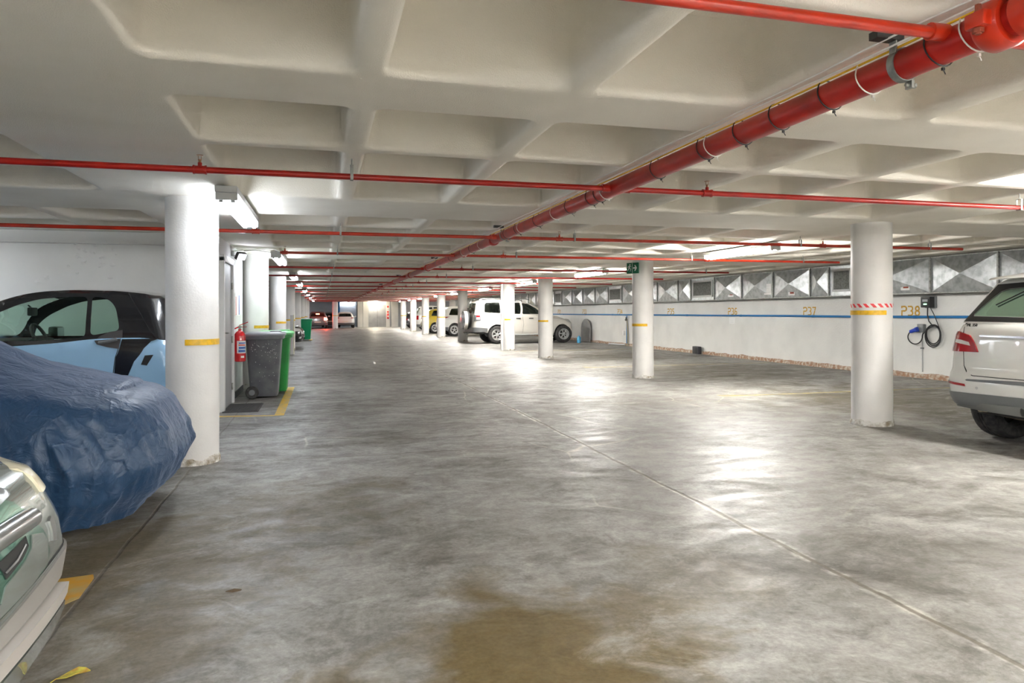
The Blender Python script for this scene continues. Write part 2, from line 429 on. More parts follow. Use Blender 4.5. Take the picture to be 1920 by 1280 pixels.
for (cy0, cy1, oy0, oy1) in CY:
    quad(XL-.2, XR+.2, prev, cy0); prev = cy1
    px = XL-.2
    for (cx0, cx1, ox0, ox1) in CX:
        quad(px, cx0, cy0, cy1); px = cx1
        if ox1 < -1.5 and 9.75 < oy1 < 13.5:
            quad(cx0, cx1, cy0, cy1); continue
        base = len(b.v); rings = []
        n = 4; N = 4*(n+1)
        outer = []
        for q, (ex, ey) in enumerate(((cx1, cy1), (cx0, cy1), (cx0, cy0), (cx1, cy0))):
            rr = .11
            for i in range(n+1):
                t = (i-n/2)/(n/2)*rr
                dirs = {0: ((0, 1) if False else None)}
                if q == 0: p = (ex, ey+t) if t < 0 else (ex-t, ey)
                elif q == 1: p = (ex-t, ey) if t < 0 else (ex, ey-t)
                elif q == 2: p = (ex, ey-t) if t < 0 else (ex+t, ey)
                else: p = (ex+t, ey) if t < 0 else (ex, ey+t)
                outer.append(p)
        vs = [(x, y, SOF) for x, y in outer]; fs = []
        for d, dz in RINGS:
            r = max(.022, .066-d*.6)
            vs += [(x, y, SOF+dz) for x, y in rrect(ox0+d, ox1-d, oy0+d, oy1-d, r, n)]
        for k in range(len(RINGS)):
            for i in range(N):
                j = (i+1) % N
                fs.append(((k+1)*N+i, (k+1)*N+j, k*N+j, k*N+i))
        fs.append(tuple(len(RINGS)*N+i for i in range(N))[::-1])
        b.add(vs, fs)
    quad(px, XR+.2, cy0, cy1)
quad(XL-.2, XR+.2, prev, 70.5)
b.add([(XL-.2, YB-.2, 2.95), (XR+.2, YB-.2, 2.95), (XR+.2, 70.5, 2.95), (XL-.2, 70.5, 2.95)], [(0, 1, 2, 3)])
tag(b.build('ceiling', M['ceiling'], None, 40, recalc=False), kind='structure')

# walls ----------------------------------------------------------------
def wallbox(name, x0, x1, y0, y1, z0=0, z1=SOF, m='wall'):
    b = MB(); b.box(((x0+x1)/2, (y0+y1)/2, (z0+z1)/2), (x1-x0, y1-y0, z1-z0)); return struct(name, b, M[m], 0)
wallbox('wall_right', XR, XR+.2, YB, YE+.2)
wallbox('wall_left_outer', XL-.2, XL, YB, 69.2)
wallbox('wall_back', XL, XR, YB-.2, YB)
wallbox('wall_end', 3.0, XR, YE, YE+.2, m='grey_wall')
wallbox('wall_end_bay', XL, 3.0, 69.0, 69.2, m='grey_wall')
wallbox('wall_end_return', 3.0, 3.2, YE+.2, 69.2, m='grey_wall')
# the plastered block that closes the small car's bay; its front carries patched plaster
b = MB(); b.box(((XL-1.35)/2, (9.83+12.93)/2, SOF/2), (-1.35-XL, 12.93-9.83, SOF))
struct('wall_left', b, M['plaster'], 0)
b = MB(); b.box(((XL-1.35)/2, 9.795, 2.30), (-1.35-XL, .07, .16), bev=.02)
struct('trim_1', b, M['plaster'], 30)
b = MB()
for k in range(26):                                     # flaking plaster patches on the bay wall
    px, pz = (random.gauss(-2.8, .16), random.gauss(2.0, .10)) if k < 17 else ((random.gauss(-2.72, .35), random.gauss(2.2, .03)) if k < 23 else (random.gauss(-3.35, .05), random.gauss(1.77, .02)))
    r = random.uniform(.015, .045); N = 9
    pts = [(px+r*random.uniform(.5, 1.3)*cos(2*pi*i/N)*1.2, pz+r*random.uniform(.5, 1.4)*sin(2*pi*i/N)) for i in range(N)]
    vs = [(x, 9.829, z) for x, z in pts]+[(px, 9.829-random.uniform(.006, .014), pz)]
    b.add(vs, [(i, (i+1) % N, N) for i in range(N)])
struct('trim_2', b, M['plaster'], 20)
# exposed brick footing of the right wall, ragged top edge
b = MB(); vs = []; fs = []; y = 4.0; i = 0; N = 0
while y < 64.5:
    top = .095+.03*mnoise.noise((y*1.7, 3, 1))+.04*max(0, mnoise.noise((y*.5, 9, 2)))+random.uniform(-.008, .008)
    d = .012+.012*mnoise.noise((y*3, 1, 5))
    vs += [(XR-.03-d, y, 0), (XR-.022-d, y, top*.8), (XR-.004, y, top)]; N += 1
    y += .09 if y < 25 else .3
for k in range(N-1):
    for q in (0, 1): fs.append((3*k+q, 3*k+3+q, 3*k+4+q, 3*k+1+q))
b.add(vs, fs); struct('baseboard_right', b, M['brick'], 0)
b = MB(); b.box((-1.343, 12.08, .05), (.014, 1.6, .10)); struct('baseboard_left', b, M['dark_box'], 0)
# pilasters of the end wall
for k, (x0, x1, d) in enumerate(((3.05, 3.5, .35), (3.55, 4.0, .25), (5.62, 5.95, .12), (6.1, 6.7, .3))):
    b = MB(); b.box(((x0+x1)/2, YE-d/2, SOF/2), (x1-x0, d, SOF)); struct('trim_%d' % (k+3), b, M['wall'], 0)
# end wall double door
b = MB(); b.box((4.83, YE-.02, 1.02), (1.50, .05, 2.04)); d = struct('door_2', b, M['door_grey'], 0)
b = MB(); b.box((4.83, YE-.05, 1.02), (.012, .02, 2.0)); b.build('door_gap', M['seam'], d, 0)
b = MB(); b.box((4.72, YE-.06, 1.05), (.04, .04, .16)); b.build('door_handle', M['steel'], d, 0)

# left service door -----------------------------------------------------
b = MB()
for yy in (10.18, 11.22): b.box((-1.325, yy, 1.05), (.07, .09, 2.14), bev=.008)
b.box((-1.325, 10.70, 2.10), (.07, 1.13, .09), bev=.008)
df = struct('door_1', b, M['frame_white'])
b = MB(); b.box((-1.338, 10.70, 1.03), (.03, .96, 2.05), bev=.004); b.build('door_leaf', M['door_grey'], df)
b = MB(); b.box((-1.318, 10.36, 1.05), (.02, .05, .2), bev=.005); b.cyl((-1.315, 10.36, 1.07), (-1.265, 10.36, 1.07), .012, 8); b.cyl((-1.27, 10.36, 1.07), (-1.27, 10.49, 1.07), .011, 8)
b.build('door_handle', M['steel'], df)
for zz in (.25, .95, 1.75):
    b = MB(); b.cyl((-1.312, 11.165, zz-.05), (-1.312, 11.165, zz+.05), .014, 8); b.build('hinge', M['steel'], df)

# ================================================================== COLUMNS
def arc_band(b, r, z0, z1, a0, a1, n=24, t=.003):
    vs = []; fs = []
    for i in range(n+1):
        a = a0+(a1-a0)*i/n
        for rr, z in ((r, z0), (r+t, z0), (r+t, z1), (r, z1)): vs.append((rr*cos(a), rr*sin(a), z))
    for i in range(n):
        for q in range(4): fs.append((4*i+q, 4*i+4+q, 4*i+4+(q+1) % 4, 4*i+(q+1) % 4))
    fs += [(0, 1, 2, 3), tuple(4*n+q for q in range(4))[::-1]]
    b.add(vs, fs)
def column(x, y, label, tape=None, tz=1.075, r=.222, chips=True, seed=0):
    t = thing('concrete_column', label, 'column', (x, y, 0), 0, 'round white columns'); t['kind'] = 'thing'
    rnd = random.Random(seed)
    b = MB(); prof = [(r, .0)]+[(r+.0015*rnd.uniform(-1, 1), .15+2.0*k/14) for k in range(15)]+[(r, SOF)]
    b.lathe(prof, 48); b.build('shaft', M['column'], t, 50)
    if chips:
        b = MB(); N = 48; vs = []; fs = []
        for i in range(N):
            a = 2*pi*i/N; h = .05+.045*mnoise.noise((cos(a)*2+seed, sin(a)*2, 4.))+.02*rnd.random()
            for rr, z in ((r+.011, 0), (r+.009+.003*rnd.random(), h*.6), (r+.0005, h)): vs.append((rr*cos(a), rr*sin(a), z))
        for i in range(N):
            j = (i+1) % N
            for q in (0, 1): fs.append((3*i+q, 3*j+q, 3*j+q+1, 3*i+q+1))
        b.add(vs, fs); b.build('chipped_base', M['chip'], t, 30)
    f = atan2(-y, -x)
    if tape:
        u0, u1 = tape; b = MB()
        arc_band(b, r+.002, tz-.026, tz+.026, f+math.asin(max(-1, u0)), f+math.asin(min(1, u1)))
        b.build('reflective_tape', M['tape'], t, 50)
    return t
R1 = column(6.31, 6.88, 'white column beside the white SUV, wearing red and white barrier tape', (-1, .68), 1.325, r=.224, seed=1)
f = atan2(-6.88, -6.31); 
# striped tape: slanted cells round the shaft
def slant_cells(col, off):
    b = MB(); step = .34; a = f-pi*.62
    while a < f+pi*.62:
        vs = []; n = 4
        for i in range(n+1):
            for z, sh in ((1.385, 0), (1.43, -.17)):
                aa = a+off+sh+step*.5*i/n
                for rr in (.2262, .2282): vs.append((rr*cos(aa), rr*sin(aa), z))
        fs = []
        for i in range(n):
            o = 4*i
            fs += [(o+1, o+5, o+7, o+3), (o, o+2, o+6, o+4), (o, o+4, o+5, o+1), (o+2, o+3, o+7, o+6)]
        fs += [(0, 1, 3, 2), (4*n, 4*n+2, 4*n+3, 4*n+1)]
        b.add(vs, fs); a += step
    return b
slant_cells('r', 0).build('barrier_tape_red', M['tape_red'], R1, 50)
slant_cells('w', .17).build('barrier_tape_white', M['tape_white'], R1, 50)
R2 = column(6.29, 12.98, 'white column with the green exit sign at its top', (-1, .4), 1.075, r=.214, seed=2)
column(6.27, 19.34, 'white column standing in front of the front wing of the white off-roader', (-1, .35), 1.08, r=.214, seed=3)
R4 = column(6.31, 23.7, 'white column with a slim downpipe, in front of the white off-roader rear door', (-.6, .35), 1.08, seed=4)
b = MB(); b.tube([(-.265, -.09, 0), (-.265, -.09, 2.37)], .045, 10)
b.build('downpipe', M['column'], R4)
b = MB(); arc_band(b, .2245, 1.04, 1.11, f+.0-1.2, f-.75); b.build('orange_sticker', mat('orange_sticker', (.75, .22, .08), .5), R4)
column(6.19, 31.4, 'white column behind the spare wheel of the white off-roader', None, seed=5)
column(6.12, 37.0, 'white column between the yellow car and the white crossover', (-1, 1), 1.08, seed=6)
column(6.08, 42.65, 'white column at the left end of the yellow car', (-1, .2), 1.08, seed=7)
column(6.16, 49.3, 'white column in the right row, second from the far end', None, seed=8)
column(6.19, 55.8, 'farthest white column of the right row, with a yellow band', (-1, 1), 1.08, seed=9)
column(.98, 59.5, 'lone white column in front of the white hatchback at the far end', (-1, 1), 1.08, seed=10)
column(-1.145, 6.87, 'near left white column right behind the blue covered car', (-.27, 1), 1.09, seed=11)
column(-1.16, 13.2, 'left white column behind the grey and green wheelie bins', (-.12, 1), 1.10, seed=12)
column(-1.2, 20.2, 'third white column of the left row, behind the bins', (-.2, 1), 1.08, seed=13)
column(-1.2, 26.6, 'left white column behind the slim white post', (-1, 1), 1.08, seed=14)
column(-1.2, 33.6, 'left white column just behind the black car nose', (-.2, 1), 1.08, seed=15)
column(-1.2, 40.5, 'left white column two behind the black car nose', (-1, 1), 1.08, seed=16)
column(-1.2, 47.5, 'left white column second from the far end of the left row', (-1, 1), 1.08, seed=17)
column(-1.2, 54.5, 'farthest white column of the left row, beside the silver hatchback', None, seed=18)
# slim post
t = thing('slim_post', 'slim white post with a yellow edge between bins and black car', 'post', (-.95, 23.2, 0))
b = MB(); b.box((0, 0, .64), (.10, .05, 1.27), bev=.01); b.build('board', M['frame_white'], t)
b = MB(); b.box((.056, -.005, .64), (.012, .05, 1.27)); b.build('yellow_edge', mat('pale_yellow_edge', (.80, .74, .36), .5), t, 0)
b = MB(); b.box((0, 0, .01), (.16, .12, .02)); b.build('base_plate', M['steel'], t, 0)

# ================================================================== PIPES
PX0, PZ0, PR = 2.10, 2.268, .057
t = thing('main_fire_pipe', 'thick red fire main running the length of the ceiling', 'pipe', (PX0, 0, PZ0))
b = MB(); ys_ = [1.0, 9, 20, 35, 62]
b.cyl((0, .55, 0), (0, 62, 0), PR, 28); b.build('pipe', M['red'], t)
for yy in (8.62, 14.35, 17.3, 21.4, 27.0, 33.5):
    b = MB(); q = Matrix.Translation((0, yy, 0)) @ Rx(-pi/2)
    b.lathe([(PR, -.05), (PR+.012, -.05), (PR+.02, -.03), (PR+.02, .03), (PR+.012, .05), (PR, .05)], 24, q, cap=False)
    b.build('coupling', M['red'], t)
# grooved coupling near the camera with bolts
b = MB(); q = Matrix.Translation((0, 1.74, 0)) @ Rx(-pi/2)
b.lathe([(PR, -.045), (PR+.02, -.045), (PR+.028, -.03), (PR+.028, .03), (PR+.02, .045), (PR, .045)], 32, q, cap=False)
for sx in (-1, 1): b.box((sx*(PR+.03), 1.74, .0), (.05, .07, .05), bev=.008)
cp = b.build('grooved_coupling', M['redorange'], t)
for sx in (-1, 1):
    b = MB(); b.cyl((sx*(PR+.036), 1.74, -.045), (sx*(PR+.036), 1.74, .05), .009, 8); b.lathe([(.017, 0), (.017, .014)], 6, T(sx*(PR+.036), 1.74, -.04)); b.build('bolt', M['rust'], cp)
b = MB(); q = Matrix.Translation((0, 1.55, 0)) @ Rx(-pi/2)
b.lathe([(PR, -.12), (PR+.018, -.11), (PR+.022, .0), (PR+.018, .11), (PR, .12)], 32, q, cap=False); b.build('tee_fitting', M['redorange'], t)
rnd = random.Random(5)
ties = [(1.835, 'w'), (1.975, 'b'), (2.30, 'w'), (2.52, 'b'), (2.86, 'b'), (3.16, 'b'), (3.44, 'w'), (3.52, 'b'), (4.10, 'b'), (4.95, 'w'), (5.08, 'b'), (5.25, 'b'), (5.75, 'b'), (6.15, 'w'), (6.7, 'b'), (7.3, 'w'), (7.42, 'b'), (7.9, 'b'), (9.3, 'w'), (9.9, 'b'), (10.5, 'w'), (11.6, 'b')]
for yy, c in ties:
    b = MB(); N = 24
    b.tube([((PR+.004)*cos(2*pi*i/N), yy+.02*sin(2*pi*i/N), (PR+.006)*sin(2*pi*i/N)+(.008 if sin(2*pi*i/N) > .6 else 0)) for i in range(N)], .0028, 6, True)
    b.box((.02, yy, -PR-.008), (.010, .008, .010)); b.tube([(.02, yy, -PR-.008), (.035, yy+.004, -PR-.024)], .002, 5)
    b.build('cable_tie', M['cable_white'] if c == 'w' else M['black_plastic'], t)
for yy in (2.13, 8.05, 13.0, 19.4, 25.5):
    b = MB(); N = 20
    vs = []; fs = []
    for i in range(N+1):
        a = pi*.5+2*pi*i/N*.86-.1
        for r_, w in ((PR+.002, -.016), (PR+.006, -.016), (PR+.006, .016), (PR+.002, .016)): vs.append((r_*cos(a), yy+w, r_*sin(a)))
    for i in range(N):
        for q in range(4): fs.append((4*i+q, 4*i+4+q, 4*i+4+(q+1) % 4, 4*i+(q+1) % 4))
    b.add(vs, fs)
    b.box((-.045, yy, .07), (.006, .032, .075)); b.box((.03, yy, -PR-.014), (.012, .032, .03))
    cl = b.build('pipe_clamp', M['steel'], t)
    b = MB(); b.cyl((.01, yy, -PR-.016), (.05, yy, -PR-.016), .006, 8); b.lathe([(.011, 0), (.011, .01)], 6, T(.045, yy, -PR-.016) @ Ry(pi/2)); b.build('clamp_bolt', M['steel'], cl)
    b = MB(); b.box((-.075, yy, .098), (.12, .042, .028)); b.build('bracket', M['darksteel'], t, 0)
def cable(name, label, m, dx, dz, amp, r, seed, y1=22):
    pts = []; y = .6
    while y < y1:
        pts.append((PX0+dx+amp*mnoise.noise((y*.9, seed, 0)), y, PZ0+dz+amp*.6*mnoise.noise((y*1.1, seed, 7)))); y += .12 if y < 8 else .3
    b = MB(); b.tube(pts, r, 6); tag(b.build(name, m), label, 'cable', 'cables tied along the fire main')
cable('yellow_cable', 'yellow cable tied along the top of the red fire main', M['cable_yellow'], -.036, .058, .010, .0045, 1)
cable('white_cable', 'white cable running nearest the pipe, beside the yellow cable', M['cable_white'], -.055, .066, .022, .004, 5)
cable('white_cable', 'loose outer white cable looping along the ceiling beside the fire main', M['cable_white'], -.085, .082, .03, .004, 9)

def branch(y, x0, x1, label, m, near=True, r=.0205, heads=(), hangers=(), z=2.258):
    t = thing('branch_pipe', label, 'pipe', (0, y, z), 0, 'thin red branch pipes across the ceiling')
    b = MB(); b.cyl((x0, 0, 0), (x1, 0, 0), r, 14); b.build('pipe', m, t)
    if near:
        for s_ in (-1, 1):
            b = MB(); b.cyl((PX0+s_*(PR-.012), 0, .004), (PX0+s_*(PR+.055), 0, .002), r+.009, 14); b.build('outlet_socket', m, t)
    for x in heads:
        b = MB(); b.cyl((x-.035, 0, 0), (x+.035, 0, 0), r+.006, 12); b.cyl((x-.04, 0, 0), (x-.03, 0, 0), r+.009, 12); b.cyl((x+.03, 0, 0), (x+.04, 0, 0), r+.009, 12); b.cyl((x, 0, r), (x, 0, r+.025), .013, 10)
        tee = b.build('tee_fitting', m, t)
        b = MB(); b.cyl((x, 0, r+.025), (x, 0, r+.045), .009, 8); b.box((x-.009, 0, r+.055), (.003, .006, .03)); b.box((x+.009, 0, r+.055), (.003, .006, .03)); b.lathe([(.004, 0), (.021, .002), (.021, .005), (.004, .006)], 12, T(x, 0, r+.068))
        b.build('sprinkler_head', M['brass'], tee)
    for x in hangers:
        b = MB(); b.cyl((x, 0, .075), (x, 0, SOF-z), .004, 6); b.box((x, 0, .075), (.022, .03, .006))
        for s_ in (-1, 1): b.box((x, s_*(r+.002), .027), (.020, .003, .096))
        b.box((x, 0, -r-.002), (.020, 2*r+.006, .003))
        b.build('pipe_hanger', M['steel'], t)
branch(1.905, -4.5, 9.4, 'nearest red branch pipe, crossing the top right corner', M['redorange'], heads=(-.75, 6.3), hangers=(5.9,), z=2.293)
branch(4.78, -6.5, 9.4, 'red branch pipe crossing in front of the near left column', M['red'], heads=(-.75, 2.86, 8.6), hangers=(.19, 5.97))
branch(8.25, -6.5, 9.2, 'red branch pipe passing just behind the near left column', M['redorange'], heads=(-.72, 2.86, 6.75), hangers=(.2, 3.06, 6.38, 8.6))
branch(11.05, -.62, 9.4, 'short red branch pipe starting beside the second left light', M['redorange'], heads=(-.55, 2.86, 6.6), hangers=(.22, 3.08, 6.3, 8.6))
branch(14.6, -4, 9.3, 'red branch pipe just behind the exit sign column', M['red'], heads=(2.86, 6.7), hangers=(.22, 3.1, 8.7))
rest = [(17.9, 'red branch pipe sixth from the camera'), (21.5, 'red branch pipe above the lone dark box, seventh from the camera'), (24.9, 'red branch pipe right behind the downpipe column'),
        (28.3, 'red branch pipe above the white off-roader roof'), (31.7, 'red branch pipe above the off-roader spare wheel'), (35.1, 'red branch pipe in front of the white crossover'),
        (38.5, 'red branch pipe above the white crossover roof'), (41.9, 'red branch pipe above the yellow car'), (45.3, 'red branch pipe just beyond the yellow car'),
        (48.7, 'red branch pipe fourth from the far end'), (52.1, 'red branch pipe third from the far end'), (55.5, 'red branch pipe second from the far end'), (58.9, 'farthest red branch pipe, before the end wall')]
for i, (y, lb) in enumerate(rest):
    branch(y, -4, 9.3, lb, M['red'], near=i < 4, heads=(2.86, 6.7) if i < 6 else (), hangers=(.22, 3.1) if i < 8 else ())

# ================================================================== LIGHTS
def luminaire(x, y, label, m, cool, length=1.95, tilt=0):
    t = thing('ceiling_light', label, 'light', (x, y, 0), tilt, 'left row of ceiling lights' if cool else 'right row of ceiling lights')
    l2 = length/2
    b = MB(); b.box((0, 0, 2.335), (.17, length, .055), bev=.012)
    for yy in (-l2*.8, l2*.8): b.cyl((0, yy, 2.355), (0, yy, SOF), .012, 8)
    b.build('housing', M['housing'], t)
    for s_ in (-1, 1):
        b = MB(); b.box((s_*.045, 0, 2.268), (.055, length-.16, .045), bev=.018); b.build('lit_tube', m, t)
    for e in (-1, 1):
        b = MB(); b.box((0, e*(l2-.045), 2.282), (.165, .03, .06), bev=.006)
        for s_ in (-1, 1): b.box((s_*.045, e*(l2-.07), 2.268), (.03, .03, .06))
        b.build('end_cap', M['housing'], t)
    return t
LL = [(6.9, 'cool white ceiling light beside the near left column'), (13.0, 'cool white ceiling light beside the bins, second of the left row'),
      (19.3, 'left row ceiling light third from the camera'), (24.0, 'left row ceiling light fourth from the camera'), (30.8, 'left row ceiling light above the black car nose'),
      (37.4, 'left row ceiling light just beyond the far green bin'), (45.0, 'left row ceiling light third from the far end'), (51.5, 'left row ceiling light second from the far end'), (57.5, 'farthest ceiling light of the left row'), ]
for y, lb in LL: luminaire(-.74, y, lb, M['tube_cool'], True)
RL = [(9.85, 'warm white ceiling light between the barrier tape column and exit sign column'), (16.3, 'warm white ceiling light just behind the exit sign column'), (22.0, 'right row ceiling light in front of the downpipe column'),
      (28.0, 'right row ceiling light above the off-roader rear'), (34.8, 'right row ceiling light over the white crossover'), (40.3, 'right row ceiling light over the yellow car'),
      (47.6, 'right row ceiling light third from the far end'), (53.6, 'right row ceiling light second from the far end'), (60.0, 'farthest ceiling light of the right row')]
for y, lb in RL: luminaire(6.47, y, lb, M['tube_warm'], False)
# unseen lamps added to brighten the view: extra row, aisle and bay lights
for x, y, m, c, lb in ((-.74, .6, 'tube_cool', True, 'unseen left row ceiling light added over the silver car'), (6.47, 3.4, 'tube_warm', False, 'unseen right row ceiling light added over the white SUV'),
                       (-.74, -4., 'tube_cool', True, 'unseen left row ceiling light added behind the camera'), (6.47, -2.8, 'tube_warm', False, 'unseen right row ceiling light added behind the camera'),
                       (1.0, -1.3, 'tube_warm', False, 'added aisle fill light just behind the camera on the left'), (4.4, -1.3, 'tube_warm', False, 'added aisle fill light just behind the camera on the right'), (1.0, -4.2, 'tube_warm', False, 'added aisle fill light at the back wall on the left'), (4.4, -4.2, 'tube_warm', False, 'added aisle fill light at the back wall on the right'), (-4.9, 4.6, 'tube_dim', True, 'unseen fill light added over the back of the covered car'), (-4.9, 8.3, 'tube_dim', True, 'unseen fill light added over the front of the two-tone city car'), (-2.4, 66.2, 'tube_cool', True, 'hidden fill light added in the far left bay behind the silver hatchback')):
    luminaire(x, y, lb, M[m], c)
t = thing('wall_light', 'long white strip light at the top of the far end wall', 'light', (2.35, 68.85, 0))
b = MB(); b.box((0, 0, 2.34), (1.6, .12, .07)); b.build('housing', M['housing'], t, 0)
b = MB(); b.box((0, -.01, 2.27), (1.5, .09, .07), bev=.02); b.build('lit_tube', M['tube_dim'], t)
t = thing('bulkhead_lamp', 'bright bare bulb above the far end door', 'lamp', (4.6, 64.9, 2.22))
b = MB(); b.lathe([(.07, -.03), (.09, 0), (.07, .04)], 16, Rx(pi/2)); b.build('lamp_base', M['housing'], t)
b = MB(); b.lathe([(.001, -.07), (.045, -.055), (.065, 0), (.045, .055), (.001, .07)], 16, T(0, -.10, 0)); b.build('lit_bulb', M['bulb'], t)
pl = bpy.data.lights.new('bulb_glow', 'POINT'); pl.energy = 14; pl.color = (1, .9, .72); pl.shadow_soft_size = .07
po = link('bulb_glow', pl, t, (0, -.22, 0))
# ================================================================== RIGHT WALL
DX = 11.15
duct = thing('ventilation_duct', 'galvanised ventilation duct of cross-folded panels along the right wall', 'duct', (DX, 0, 0))
edges = [(4.2, 'p'), (5.2, 'p'), (6.6, 'p'), (7.95, 'p'), (9.29, 'p'), (10.67, 'p'), (12.62, 'g'), (13.42, 's'), (14.05, 'p'), (15.46, 'p'), (16.85, 'p'), (18.23, 'g'), (19.59, 's'), (20.4, 'p'), (21.86, 'p'), (23.3, 'p'), (24.78, 'g'), (26.13, 'p'), (27.56, 'p'), (29.0, 'p'), (30.37, 'p'), (31.78, 'g'), (32.91, 'p')]
y = 34.64
while y < 60: edges.append((y, 'p')); y += 1.4
Z0, Z1 = 1.69, 2.345
for (y0, k), (y1, _) in zip(edges, edges[1:]):
    b = MB(); w = y1-y0; ym = (y0+y1)/2; zm = (Z0+Z1)/2
    if k == 'g':
        b.box((.175, ym, zm), (.35, w, Z1-Z0)); b.build('duct_panel', M['galv'], duct, 0)
        g = MB(); fw = .05
        a0, a1, c0, c1 = y0+.13, y1-.13, Z0+.11, Z1-.09
        for (cy, cz, dy, dz) in ((ym, c1, a1-a0, fw), (ym, c0, a1-a0, fw), (a0, zm, fw, c1-c0), (a1, zm, fw, c1-c0)): g.box((-.012, cy, cz), (.03, dy+(fw if dz == fw else 0), dz), bev=.005)
        gf = g.build('grille_frame', M['housing'], duct)
        g = MB(); g.box((-.002, ym, zm), (.006, a1-a0, c1-c0)); g.build('grille_back', M['black_plastic'], gf, 0)
        g = MB(); yy = a0+.03
        while yy < a1-.02: g.box((-.012, yy, zm), (.012, .008, c1-c0)); yy += .028
        zz = c0+.05
        g.build('grille_bars', M['steel'], gf, 0)
    else:
        vs = [(0, y0, Z0), (0, y1, Z0), (0, y1, Z1), (0, y0, Z1), (-.085, ym, zm+.0), (.35, y0, Z0), (.35, y1, Z0), (.35, y1, Z1), (.35, y0, Z1)]
        b.add(vs, [(0, 4, 1), (1, 4, 2), (2, 4, 3), (3, 4, 0), (0, 1, 6, 5), (3, 8, 7, 2), (0, 5, 8, 3), (1, 2, 7, 6)]); b.build('duct_panel', M['galv'], duct, 0)
    b = MB(); b.box((-.012, y0, zm), (.05, .035, Z1-Z0+.02)); b.build('duct_flange', M['steel'], duct, 0)
b = MB(); b.box((-.006, 32, Z0-.01), (.03, 56, .025)); b.build('bottom_rail', M['steel'], duct, 0)
b = MB(); b.box((-.006, 32, Z1+.008), (.03, 56, .02)); b.build('top_rail', M['steel'], duct, 0)
for (y, z, w, h, lb, m2) in ((17.35, 1.82, .26, .14, 'small white and red sticker on the duct above bay P36', 'label_red'), (14.71, 1.79, .24, .12, 'orange-printed sticker on the duct above bay P37', 'label_red'),
                    (15.66, 1.91, .30, .28, 'torn white paper notice on the duct between P36 and P37', None), (11.25, 1.81, .21, .12, 'faded sticker on the duct above bay P38', 'label_red')):
    b = MB(); b.box((DX-.028, y, z), (.006, w, h)); o = b.build('sticker' if m2 else 'paper_notice', M['label_white'], None, 0); tag(o, lb, 'sticker' if m2 else 'notice')
    b = MB()
    if m2: b.box((DX-.032, y-.02, z), (.003, w*.6, h*.35)); b.build('printed_band', M['rust'], o, 0)
    else:
        for k in range(6): b.box((DX-.032, y-.01, z+.10-k*.038), (.002, w*.8, .006))
        b.build('printed_lines', M['door_grey'], o, 0)
t = thing('blue_conduit', 'bright blue pipe running along the right wall under the bay numbers', 'pipe', (XR-.04, 0, 1.22))
pts = []; y = 4.0
while y < 60: pts.append((0, y, .012*mnoise.noise((y*.35, 0, 0)))); y += .5
b = MB(); b.tube(pts, .026, 10); b.build('pipe', M['blue_pipe'], t)
y = 5.3
while y < 40:
    b = MB(); b.cyl((0, y-.04, 0), (0, y+.04, 0), .031, 10); b.box((.02, y, 0), (.03, .03, .05)); b.build('pipe_joint', M['blue_pipe'], t); y += 3.02
# bay numbers, stencil strokes
RIB = [0]
def ribbon(b, pts, w=.030):
    for (x0, z0), (x1, z1) in zip(pts, pts[1:]):
        L = hypot(x1-x0, z1-z0)
        if L < 1e-6: continue
        nx, nz = -(z1-z0)/L*w/2, (x1-x0)/L*w/2; ex, ez = (x1-x0)/L*w*.35, (z1-z0)/L*w*.35
        q = [(x0-ex+nx, z0-ez+nz), (x0-ex-nx, z0-ez-nz), (x1+ex-nx, z1+ez-nz), (x1+ex+nx, z1+ez+nz)]
        RIB[0] = (RIB[0]+1) % 9; dd = -.0004*RIB[0]
        b.add([(dd, -x, z) for x, z in q]+[(.002, -x, z) for x, z in q], [(0, 1, 2, 3), (7, 6, 5, 4), (0, 4, 5, 1), (1, 5, 6, 2), (2, 6, 7, 3), (3, 7, 4, 0)])
def arc(cx, cz, rx, rz, a0, a1, n=8): return [(cx+rx*cos(radians(a0+(a1-a0)*i/n)), cz+rz*sin(radians(a0+(a1-a0)*i/n))) for i in range(n+1)]
GL = {'P': [[(0, 0), (0, .09), (.07, .09)]+arc(.07, .135, .045, .045, -90, 90)+[(.0, .18), (0, .155)]],
      '3': [[(0, .18), (.06, .18)]+arc(.06, .137, .043, .043, 75, -75), arc(.055, .045, .05, .045, 80, -90)+[(0, 0)]],
      '8': [arc(.055, .135, .042, .042, 100, 260), arc(.055, .135, .042, .042, 80, -80), arc(.055, .045, .05, .045, 105, 255), arc(.055, .045, .05, .045, 75, -75)],
      '7': [[(0, .18), (.10, .18), (.075, .11)], [(.068, .085), (.035, 0)]],
      '6': [arc(.06, .10, .055, .08, 60, 165)+[(.005, .06)], arc(.052, .048, .047, .048, 110, 250), arc(.052, .048, .047, .048, 70, -70)],
      '5': [[(.10, .18), (.01, .18), (.01, .105)], [(.02, .1), (.05, .105)]+arc(.05, .052, .05, .052, 80, -90)+[(0, 0)]],
      '4': [[(.07, .18), (0, .06), (.045, .06)], [(.08, .13), (.08, 0)], [(.07, .06), (.11, .06)]],
      '1': [[(.02, .15), (.055, .18), (.055, .1)], [(.055, .08), (.055, 0)]]}
for txt, yc in (('P38', 11.48), ('P37', 14.51), ('P36', 17.83), ('P35', 21.55), ('P34', 25.78), ('P33', 29.7), ('P31', 33.2)):
    b = MB(); x = -.235
    for ch in txt:
        for st in GL[ch]: ribbon(b, [(x+px, pz) for px, pz in st])
        x += .165
    o = b.build('bay_number', M['yellow_paint'], None, 0, (XR-.003, yc, 1.25)); tag(o, 'yellow stencilled "%s" painted on the right wall' % txt, 'number', 'painted bay numbers')
